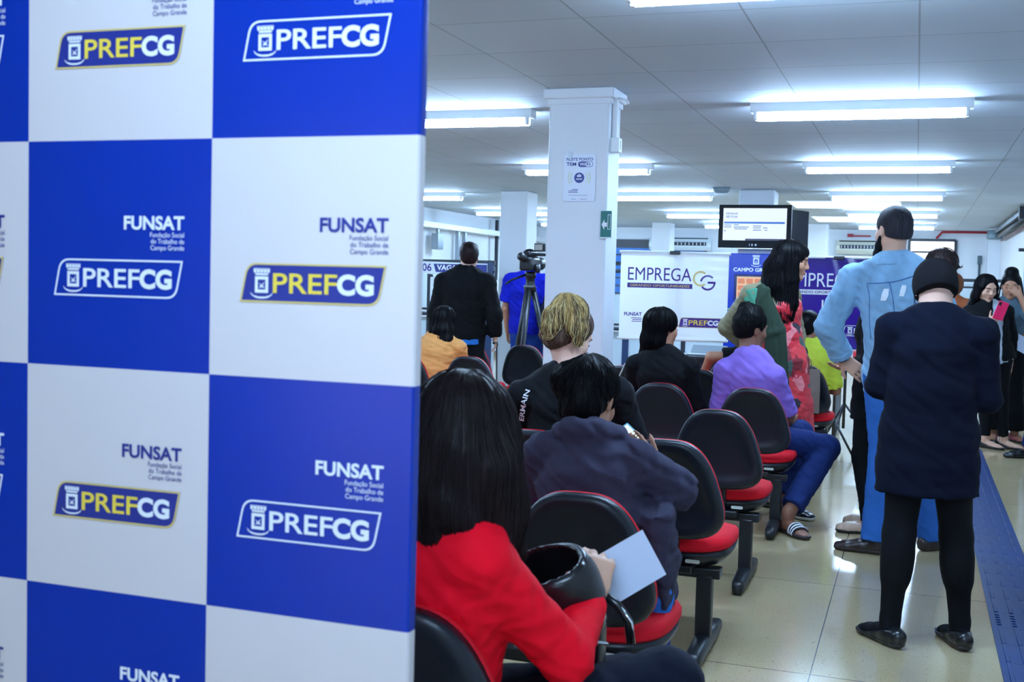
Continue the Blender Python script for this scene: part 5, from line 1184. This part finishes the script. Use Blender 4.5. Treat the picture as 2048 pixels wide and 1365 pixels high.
# ---- 9 man in the denim jacket
J = stand(-0.07, 6.66, -18, 1.86, 0.195)
J.update(pel=V3(-.05, 6.68, 1.00), neck=V3(-.125, 6.64, 1.605), head=V3(-.135, 6.665, 1.770), sl=V3(-.335, 6.68, 1.500), sr=V3(.085, 6.58, 1.510), el=V3(-.455, 6.60, 1.235), wl=V3(-.375, 6.72, 1.055), er=V3(.17, 6.66, 1.22), wr=V3(.12, 6.86, 1.06),
         al=V3(-.15, 6.56, .09), ar=V3(.14, 6.80, .09), kl=V3(-.12, 6.64, .54), kr=V3(.07, 6.74, .54), tl=nrm(V3(-.9, .15, 0)), tr=nrm(V3(.55, .6, 0)), hf=yawv(-38) + V3(0, 0, -.10), hs=1.10)
R9 = person('man in a light denim jacket and jeans standing with hand on hip', J, 'light', 0.0075, bw=(.16, .155, .185), bd=(.12, .12, .13), hands=dict(l=dict(d=V3(.75, .15, -.62), n=V3(.1, .9, -.2), curl=(12, 20, 26, 30))))
M_dj = mat('light_denim', (128, 168, 198), 0.8, spec=0.25, bump=(260, 0.3, 0.002), vary=0.3, vscale=7, stretch=(1, 1, .45), sheen=0.15)
S = Solid(0.0075); torso(S, J, 0.018, -0.23, 0.965, (0.182, 0.152, 0.172), (0.138, 0.122, 0.125))
for q in 'lr': arm(S, J, q, 0.018, 1.86, (0.066, 0.060, 0.050))
jk = garment('denim_jacket', S, M_dj, R9, J, 'light blue denim jacket with pale worn patches', (0.0045, (11, 11, 14), 3))
S = Solid(0.006); n_ = J['neck']; S.loft([(n_ + V3(0, -.01, -.035), V3(.112, 0, .01), V3(0, .098, 0)), (n_ + V3(0, .0, .045), V3(.080, 0, .0), V3(0, .078, .01))], .006); S.ell(n_ + V3(0, .015, .06), (.068, .068, .06), None, .006, True); S.build('collar', M_dj, jk, J['base'])
S = Solid(0.007)
for q, t_ in (('l', (1.78, 1.93)),):
    a_ = J['el'] + (J['wl'] - J['el']) * .74; b__ = J['el'] + (J['wl'] - J['el']) * .92; S.loft(circ(a_, b__, .070, .068), .006)
S.build('cuff', M_dj, jk, J['base'])
# seams and worn patches laid on the back of the jacket
hit = caster(jk, J); bd_ = tuple(J['f'])
M_stitch = mat('denim_seam', (70, 108, 156), 0.8); M_worn = mat('worn_denim', (226, 234, 240), 0.85)
bk = lambda x, z, l=.0015: hit((x, 6.5, z), bd_, l)
MB().tube([bk(-.235 + .225 * u, 1.478 + .045 * u - .012 * math.sin(math.pi * u)) for u in np.linspace(0, 1, 15)], 0.0032, 6).build('yoke_seam', M_stitch, jk)
for a_, b_ in (((-.138, 1.49), (-.085, 1.22)), ((-.235, 1.47), (-.205, 1.18)), ((-.01, 1.52), (.0, 1.2))): MB().tube([bk(a_[0] + (b_[0] - a_[0]) * u, a_[1] + (b_[1] - a_[1]) * u) for u in np.linspace(0, 1, 14)], 0.0026, 6).build('back_seam', M_stitch, jk)
for cx, cz, w_, h_ in ((-.160, 1.419, .016, .032), (-.071, 1.443, .015, .030), (-.152, 1.285, .016, .018)):
    MB().rings([[bk(cx + w_ * sx * (1 - .25 * abs(v)) + .007 * v, cz + h_ * v, .003) for sx in np.linspace(-1, 1, 6)] for v in np.linspace(-1, 1, 7)], False, False).build('worn_patch', M_worn, jk)
trousers(J, cloth('mid_blue_denim', (44, 96, 168)), R9, 0.018, label='blue jeans', r=(0.078, 0.064, 0.060), to=2.05, top=0.0, bw=(.145, .14, .16))
for q in 'lr': shoe(J, q, R9, M_brownl, mat('dark_sole', (40, 30, 28), 0.5), top=.09)
o = MB(); wv = J['el'] + (J['wl'] - J['el']) * .96 - J['base']; d_ = nrm(J['wl'] - J['el']); cc = circ(wv - d_ * .012, wv + d_ * .012, .036, .035)
o.rings([[Vector(c + u * math.cos(a) * k + v * math.sin(a) * k) for a in np.linspace(0, 2 * math.pi, 20, endpoint=False)] for c, u, v in cc for k in ((1.0, 1.12) if c is cc[0][0] else (1.12, 1.0))], True, True).build('wristband', M_blackp, R9)
M_, z_, P = hairfn(J); S = Solid(0.006); short_hair(S, J, .002, -.045, True); garment('hair', S, hairmat('cropped_hair', (46, 44, 50), 0.6), R9, J, 'closely cropped dark hair')
S = Solid(0.006)
for sx in (-1, 1): S.chain([P(sx * .066, .012, -.035), P(sx * .058, .03, -.075), P(sx * .03, .075, -.110), P(0, .088, -.118)], [.014, .024, .030, .030], .02)
garment('beard', S, hairmat('black_beard', (22, 20, 22), 0.6), R9, J)

# ---- 10 person hidden behind him: black clothes, beige shoes
J = stand(-0.21, 7.20, -75, 1.58); J.update(al=V3(-.20, 7.10, .085), ar=V3(-.17, 7.32, .085), tl=V3(-.95, -.2, 0), tr=V3(-.95, .05, 0), wl=V3(-.36, 7.16, .98), wr=V3(-.36, 7.26, .98))
R10 = person('person in black with beige shoes mostly hidden behind the man in denim', J, 'tan', 0.01)
S = Solid(0.01); J['down'] = V3(0, 0, -.7); torso(S, J, 0.022, -0.55, 0.97, flare=.03)
for q in 'lr': arm(S, J, q, 0.016, 1.9, (0.056, 0.05, 0.038))
garment('coat', S, M_black, R10, J, None, (0.004, (12, 12, 12), 2)); trousers(J, M_black, R10, vox=0.011, to=2.02)
for q in 'lr': shoe(J, q, R10, M_beige, M_blackp, False, top=.062, g=.010)
S = Solid(0.009); short_hair(S, J, .012, -.07); garment('hair', S, H_dark, R10, J)

# ---- 11 woman in the long dark blazer and beanie
J = stand(0.075, 4.95, -20, 1.58, 0.165)
J.update(pel=V3(.07, 4.95, .87), neck=V3(.075, 4.95, 1.345), head=V3(.070, 4.99, 1.455), sl=V3(-.085, 4.93, 1.288), sr=V3(.252, 4.93, 1.280), el=V3(-.125, 4.97, 1.055), er=V3(.285, 4.97, 1.02), wl=V3(-.03, 5.17, 1.06), wr=V3(.14, 5.18, 1.03),
         hl=V3(0.0, 4.95, .84), hr=V3(.155, 4.95, .84), kl=V3(-.025, 4.92, .45), kr=V3(.195, 4.97, .45), al=V3(-.045, 4.90, .085), ar=V3(.225, 4.985, .085), tl=nrm(V3(-.55, .75, 0)), tr=nrm(V3(-.28, .9, 0)), hf=yawv(-14) + V3(0, 0, -.55), hs=.92, mid=V3(0, -.02, 0))
R11 = person('woman in a long dark navy blazer and black beanie seen from behind', J, 'fair', 0.0065)
S = Solid(0.0075); J['down'] = V3(.003, 0, -.50); torso(S, J, 0.020, -0.98, 0.955, (0.184, 0.160, 0.150), (0.125, 0.110, 0.112), flare=.012, ends=(True, False), shw=.172)
for q in 'lr': arm(S, J, q, 0.016, 1.92, (0.058, 0.052, 0.042))
S.ell(J['neck'] + V3(0, .02, .03), (.060, .060, .04), None, .008, True)
bl = garment('blazer', S, cloth('navy_wool', (4, 9, 28), 0.95), R11, J, 'long dark navy blazer', (0.0028, (9, 9, 12), 6))
S = Solid(0.006); n_ = J['neck']; S.loft([(n_ + V3(0, -.01, -.035), V3(.095, 0, 0), V3(0, .078, 0)), (n_ + V3(0, .005, .025), V3(.068, 0, 0), V3(0, .062, 0))], .006); S.ell(n_ + V3(0, .015, .045), (.058, .058, .05), None, .006, True); S.build('collar', cloth('navy_wool', (6, 10, 24)), bl, J['base'])
S = Solid(0.007); torso(S, J, 0.008, -0.14, 0.05, ends=(False, True))
for q in 'lr': leg(S, J, q, 0.006, 2.0, (0.088, 0.060, 0.036)); S.ell(J['k' + q] + V3(0, -.022, -.09), (.050, .052, .10), None, .04); foot(S, J, q, 0.001)
garment('leggings', S, M_black, R11, J, 'black leggings')
for q in 'lr': shoe(J, q, R11, M_leath, M_blackp, True, top=.062)
M_, z_, P = hairfn(J); S = Solid(0.006); S.ell(P(0, -.014, .036), V3(.080, .100, .082), M_, .02); S.loft([(P(0, -.012, .045), M_[0] * .080, M_[1] * .099), (P(0, -.014, .005), M_[0] * .082, M_[1] * .097), (P(0, -.016, -.034), M_[0] * .079, M_[1] * .091)], .02, (False, True)); S.half(P(0, 0, -.036), -M_[2])
garment('beanie', S, mat('black_rib_knit', (16, 15, 20), 0.95, spec=.2, bump=(350, .5, .002)), R11, J, 'black rib knit beanie', (0.0012, (60, 60, 8), 1))
S = Solid(0.006); S.ell(P(.022, -.050, .105), V3(.060, .056, .062), M_, .02); S.ell(P(.045, -.065, .10), V3(.036, .04, .05), M_, .02); S.chain([P(.06, -.06, .09), P(.10, -.05, .085), P(.125, -.04, .10)], [.008, .004, .002], .006); S.chain([P(.06, -.03, .12), P(.105, -.03, .10), P(.115, -.02, .115)], [.006, .003, .0015], .006)
hr_ = garment('hair_bun', tufts(S, 8), H_dark, R11, J, 'dark brown hair bun above the beanie'); strand_layer(hr_, J, R11, H_dark, 300, 0.06, 0.0010, 8, 0.5, 0.004)
for sx in (-1, 1):
    MB().tube([Vector(P(sx * .078, -.005, .0) - J['base']), Vector(P(sx * .074, .06, .0) - J['base']), Vector(P(sx * .066, .094, -.003) - J['base'])], 0.0022, 6).build('glasses_arm', M_blackp, R11)
    MB().tube([Vector(P(sx * .036 + .028 * math.cos(a), .098, -.012 + .022 * math.sin(a)) - J['base']) for a in np.linspace(0, 2 * math.pi, 22)], 0.002, 6).build('glasses_rim', M_blackp, R11)
MB().lathe([(0.0005, -.003), (.003, 0), (.0005, .003)], tuple(P(-.083, .0, -.035) - J['base']), 8).build('earring', M_chrome, R11)

# ---- 12 person in brown with pale blue shirt behind her
J = stand(0.34, 12.4, 20, 1.60, 0.18); J.update(hf=yawv(-20))
R12 = person('person in a brown top half hidden behind the woman in blazer', J, 'tan', 0.012)
S = Solid(0.011); torso(S, J, 0.03, -0.15, 0.97, (.17, .17, .18))
for q in 'lr': arm(S, J, q, 0.025, 1.9, (0.062, 0.058, 0.044))
garment('jacket', S, cloth('rust_brown', (142, 76, 44)), R12, J, 'rust brown jacket', (.004, (12, 12, 14), 1)); trousers(J, M_black, R12, vox=0.012)
for q in 'lr': shoe(J, q, R12, M_leath, M_blackp)
S = Solid(0.01); short_hair(S, J, .02, -.09, False); garment('hair', S, H_brown, R12, J)

# ---- 13 woman with the pink phone
J = stand(0.70, 11.52, 168, 1.60, 0.165)
J.update(neck=V3(.605, 11.48, 1.350), head=V3(.605, 11.44, 1.482), sr=V3(.475, 11.46, 1.255), sl=V3(.79, 11.54, 1.265), er=V3(.545, 11.24, 1.075), wr=V3(.640, 11.10, 1.175), el=V3(.845, 11.62, 1.04), wl=V3(.85, 11.60, .80), al=V3(.82, 11.56, .085), ar=V3(.66, 11.52, .085), kr=V3(.65, 11.50, .47), kl=V3(.78, 11.54, .47),
         tr=nrm(V3(.75, -.55, 0)), tl=nrm(V3(.85, -.4, 0)), hf=yawv(152) + V3(0, 0, -.30), hs=1.06)
R13 = person('woman in a black cardigan and white top looking at a pink phone', J, 'light', 0.0075, face=dict(shut=True), hands=dict(r=dict(d=V3(.55, -.35, .75), n=V3(.1, .85, .3), curl=(30, 34, 38, 42), side=1)))
S = Solid(0.009); torso(S, J, 0.014, -0.17, 0.93, (.155, .14, .155)); garment('top', S, cloth('white_cotton', (196, 206, 218)), R13, J, 'white top', (.003, (12, 12, 16), 1))
S = Solid(0.009); torso(S, J, 0.028, -0.12, 0.965, (.155, .14, .155))
for q in 'lr': arm(S, J, q, 0.018, 1.12 if q == 'r' else 1.9, (0.058, 0.054, 0.042))
f_ = J['f']; r_ = V3(f_[1], -f_[0], 0); S.box(spine(J, .45) + f_ * .16 - r_ * .035, (.05, .10, .5), np.array([r_, f_, [0, 0, 1]]), .01, .01, True)
garment('cardigan', S, M_black, R13, J, 'black cardigan', (.0035, (12, 12, 15), 2)); trousers(J, M_black, R13, 0.008, vox=0.01, r=(.082, .056, .04))
for q in 'lr': shoe(J, q, R13, M_leath, M_blackp, True, top=.05)
M_, z_, P = hairfn(J); S = Solid(0.007); S.ell(P(0, -.018, .036), V3(.090, .106, .092), M_, .02); S.ell(P(0.004, .108, -.022), V3(.070, .078, .108), M_, .012, True)
for sx in (-1, 1): S.loft([(P(sx * .072, .0, .02), M_[0] * .024, M_[1] * .06), (P(sx * .086, -.01, -.08), M_[0] * .022, M_[1] * .05), (P(sx * .096, -.02, -.16), M_[0] * .026, M_[1] * .04), (P(sx * .10, -.02, -.25), M_[0] * .016, M_[1] * .02)], .03, (False, False))
S.loft([(P(0, -.05, 0), M_[0] * .08, M_[1] * .06), (P(0, -.06, -.2), M_[0] * .09, M_[1] * .04)], .03, (False, False))
hr_ = garment('hair', strands(S, 9), H_black, R13, J); strand_layer(hr_, J, R13, H_black, 220, 0.26, 0.002, 9, 0.08)
t = thing('mobile_phone', 'bright pink phone held up by the woman in cardigan', 'phone', (.710, 11.035, 1.285))
RM = Matrix.Rotation(0.3, 3, 'Y') @ Matrix.Rotation(0.25, 3, 'X')
MB().box((0, 0, 0), (0.088, 0.011, 0.172), bev=0.005, rot=RM).build('case', mat('pink_case', (236, 28, 96), 0.35), t)
MB().box(RM @ Vector((-.026, -.0065, .060)), (0.022, 0.003, 0.032), bev=0.001, rot=RM).build('camera_lens', M_blackp, t)

# ---- 14 woman with braids, hand over her face
J = stand(0.86, 12.15, 188, 1.62, 0.17)
J.update(neck=V3(.855, 12.10, 1.375), head=V3(.855, 12.06, 1.515), sl=V3(1.02, 12.12, 1.285), sr=V3(.695, 12.12, 1.285), el=V3(1.02, 11.86, 1.21), wl=V3(.925, 11.88, 1.42), er=V3(.74, 11.98, 1.04), wr=V3(.90, 11.78, 1.04), hf=yawv(186) + V3(0, 0, -.22), hs=1.06, tl=nrm(V3(.5, -.8, 0)))
R14 = person('woman with dark braids in grey teal top covering her face by hand', J, 'tan', 0.0075, face=dict(shut=True), hands=dict(l=dict(d=V3(-.62, .15, .55), n=V3(-.1, .95, .1), curl=(14, 18, 20, 24), side=-1)))
S = Solid(0.009); torso(S, J, 0.016, -0.15, 0.97)
for q in 'lr': arm(S, J, q, 0.016, 0.8, (0.06, 0.056, 0.04))
garment('top', S, cloth('grey_teal_cotton', (78, 100, 112)), R14, J, 'grey teal top', (.003, (12, 12, 15), 3)); trousers(J, M_black, R14, vox=0.011, bell=.05, to=1.9)
for q in 'lr': shoe(J, q, R14, mat('rose_leather', (170, 84, 84), 0.5), M_blackp, True)
M_, z_, P = hairfn(J); S = Solid(0.0075); S.ell(P(0, -.018, .04), V3(.090, .104, .092), M_, .02); S.ell(P(0, .11, -.02), V3(.07, .074, .085), M_, .012, True); S.ell(P(0.0, -.03, .125), V3(.064, .064, .045), M_, .03)
garment('hair', strands(S, 10), H_black, R14, J, 'black hair gathered high')
rng = np.random.RandomState(5)
for k in range(14):
    sx = -1 if k < 7 else 1; x = sx * (.074 + .012 * rng.rand()); y = .035 - .022 * (k % 7)
    MB().tube([Vector(P(x * .9, y, .06) - J['base']), Vector(P(x + sx * .012, y + .01 * rng.randn(), -.04) - J['base']), Vector(P(x + sx * (.018 + .02 * rng.rand()), y + .012 * rng.randn(), -.12) - J['base']), Vector(P(x + sx * (.01 + .03 * rng.rand()), y + .02 * rng.randn(), -.19) - J['base'])], [.005, .0045, .004, .003], 7).build('braid', H_black, R14)
T = plane_map((.772, 11.60, 1.142), (.215, .03, -.115), (.070, -.02, -.190))
o = MB().rings([[T(u, v, .02 * u * v) for u in np.linspace(0, 1, 6)] for v in np.linspace(0, 1, 6)], False, False).build('paper_sheet', mat('plain_paper', (206, 214, 234)))
tag(o, 'white paper sheet held by the woman with braids', 'paper')

# ---- 15 person cut by the right edge
J = stand(1.12, 10.75, -150, 1.66, 0.17); J.update(sl=V3(1.25, 10.66, 1.35), sr=V3(1.05, 10.86, 1.35), el=V3(1.27, 10.62, 1.1), wl=V3(1.20, 10.48, .98), er=V3(1.00, 10.74, 1.14), wr=V3(.925, 10.60, .99), ar=V3(.98, 10.98, .085), al=V3(1.14, 10.72, .085), tr=V3(-.95, -.2, 0), tl=V3(-.9, -.3, 0))
R15 = person('person in dark clothes cut off by the right edge of the photo', J, 'tan', 0.009)
S = Solid(0.01); torso(S, J, 0.03, -0.2, 0.97)
for q in 'lr': arm(S, J, q, 0.022, 1.93, (0.062, 0.058, 0.05))
garment('jacket', S, M_navyc, R15, J, None, (.004, (12, 12, 14), 4)); trousers(J, M_jeand, R15, vox=0.011)
for q in 'lr': shoe(J, q, R15, M_leath, M_blackp)
S = Solid(0.01); short_hair(S, J, .012, -.07); garment('hair', S, H_dark, R15, J)

# ---- 16 man in the black jacket
J = stand(-3.74, 9.42, -12, 1.76, 0.20)
J.update(pel=V3(-3.74, 9.42, .98), neck=V3(-3.735, 9.41, 1.495), head=V3(-3.715, 9.44, 1.635), sl=V3(-3.935, 9.40, 1.410), sr=V3(-3.535, 9.42, 1.415), el=V3(-4.0, 9.40, 1.14), er=V3(-3.46, 9.42, 1.13), wr=V3(-3.475, 9.50, .945), hf=yawv(-22))
R16 = person('man in a black jacket with short dark hair standing by the booth', J, 'fair', 0.009, bw=(.16, .155, .175), bd=(.12, .125, .125))
S = Solid(0.009); torso(S, J, 0.030, -0.10, 0.965, (.155, .155, .165), (.12, .125, .125))
for q in 'lr': arm(S, J, q, 0.022, 1.94, (0.064, 0.060, 0.046))
S.loft([(J['neck'] + V3(0, 0, -.03), V3(.085, 0, 0), V3(0, .08, 0)), (J['neck'] + V3(0, .01, .035), V3(.066, 0, 0), V3(0, .066, 0))], .006); S.ell(J['neck'] + V3(0, .01, .055), (.057, .057, .05), None, .006, True)
garment('jacket', S, M_black, R16, J, 'black zip jacket', (.004, (10, 10, 12), 2))
S = Solid(0.009); torso(S, J, 0.020, -0.21, 0.12, (.155, .155, .165), (.12, .125, .12)); garment('shirt', S, cloth('sky_blue_cotton', (44, 118, 206)), R16, J, 'blue shirt hem')
trousers(J, M_black, R16, vox=0.011)
for q in 'lr': shoe(J, q, R16, M_leath, M_blackp)
S = Solid(0.007); short_hair(S, J, .012, -.058, True); hr_ = garment('hair', strands(S, 11), H_dark, R16, J); strand_layer(hr_, J, R16, H_dark, 260, 0.045, 0.002, 10, 0.4, 0.005)
o = MB().tube([(-3.465, 9.52, .86), (-3.46, 9.53, .45), (-3.455, 9.54, .012)], 0.008, 8).tube([(-3.48, 9.47, .885), (-3.465, 9.52, .89), (-3.465, 9.525, .86)], 0.010, 8).build('walking_cane', M_frame)
tag(o, 'thin dark cane in the right hand of the man in black jacket', 'cane')

# ---- 17 person in the blue tee behind the video camera
J = stand(-3.85, 11.5, 5, 1.76, 0.19); J.update(hf=yawv(10))
R17 = person('person in a bright blue tee behind the video camera', J, 'tan', 0.01)
S = Solid(0.01); torso(S, J, 0.03, -0.16, 0.96, (.165, .165, .17))
for q in 'lr': arm(S, J, q, 0.034, 0.78, (0.062, 0.06, 0.045))
garment('t_shirt', S, cloth('royal_blue_cotton', (10, 22, 160)), R17, J, 'bright blue tee', (.005, (9, 9, 11), 3)); trousers(J, M_jean, R17, vox=0.011)
for q in 'lr': shoe(J, q, R17, M_leath, M_blackp)
S = Solid(0.009); short_hair(S, J, .010, -.05); garment('hair', S, H_black, R17, J)
# ---- 18 person half behind the near column
J = stand(-3.32, 11.3, 160, 1.70, 0.175); J.update(er=V3(-3.56, 11.25, 1.12), wr=V3(-3.56, 11.1, .97))
R18 = person('person in dark jacket mostly hidden behind the near column', J, 'brown', 0.01)
S = Solid(0.01); torso(S, J, 0.028, -0.2, 0.96)
for q in 'lr': arm(S, J, q, 0.024, 1.9, (0.062, 0.058, 0.046))
garment('jacket', S, M_navyc, R18, J, None, (.004, (10, 10, 12), 3)); trousers(J, M_jeand, R18, vox=0.011)
for q in 'lr': shoe(J, q, R18, M_leath, M_blackp)
S = Solid(0.009); short_hair(S, J, .012, -.05); garment('hair', S, H_black, R18, J)
# ---- 19 woman in the orange top
J = sit(-3.58, 8.36, 8, h=1.62)
J.update(pel=V3(-3.62, 8.36, .565), neck=V3(-3.54, 8.42, .985), head=V3(-3.535, 8.47, 1.095), sl=V3(-3.69, 8.42, .895), sr=V3(-3.385, 8.42, .895), el=V3(-3.74, 8.5, .66), er=V3(-3.35, 8.5, .68), hf=yawv(-5) + V3(0, 0, -.3), hs=1.02)
R19 = person('woman in an orange top with shoulder length black hair seated at left', J, 'tan', 0.0085)
S = Solid(0.009); torso(S, J, 0.014, -0.14, 0.95, (.17, .165, .165), (.125, .125, .12))
for q in 'lr': arm(S, J, q, 0.014, 0.72, (0.058, 0.056, 0.04))
garment('top', S, cloth('apricot_jersey', (214, 148, 84), 0.7), R19, J, 'fitted orange short sleeved top', (.0045, (9, 9, 26), 2)); trousers(J, M_jeand, R19, vox=0.012)
for q in 'lr': shoe(J, q, R19, M_leath, M_blackp)
M_, z_, P = hairfn(J); S = Solid(0.0075); S.ell(P(0, -.016, .036), V3(.088, .104, .092), M_, .02); S.ell(P(0, .112, -.03), V3(.066, .07, .1), M_, .015, True)
S.loft([(P(0, -.04, .02), M_[0] * .086, M_[1] * .07), (P(.005, -.055, -.09), M_[0] * .096, M_[1] * .052), (P(.015, -.06, -.17), M_[0] * .085, M_[1] * .035), (P(.03, -.06, -.215), M_[0] * .05, M_[1] * .02)], .03, (False, False))
hr_ = garment('hair', strands(S, 12), H_black, R19, J); strand_layer(hr_, J, R19, H_black, 220, 0.22, 0.002, 11, 0.06)
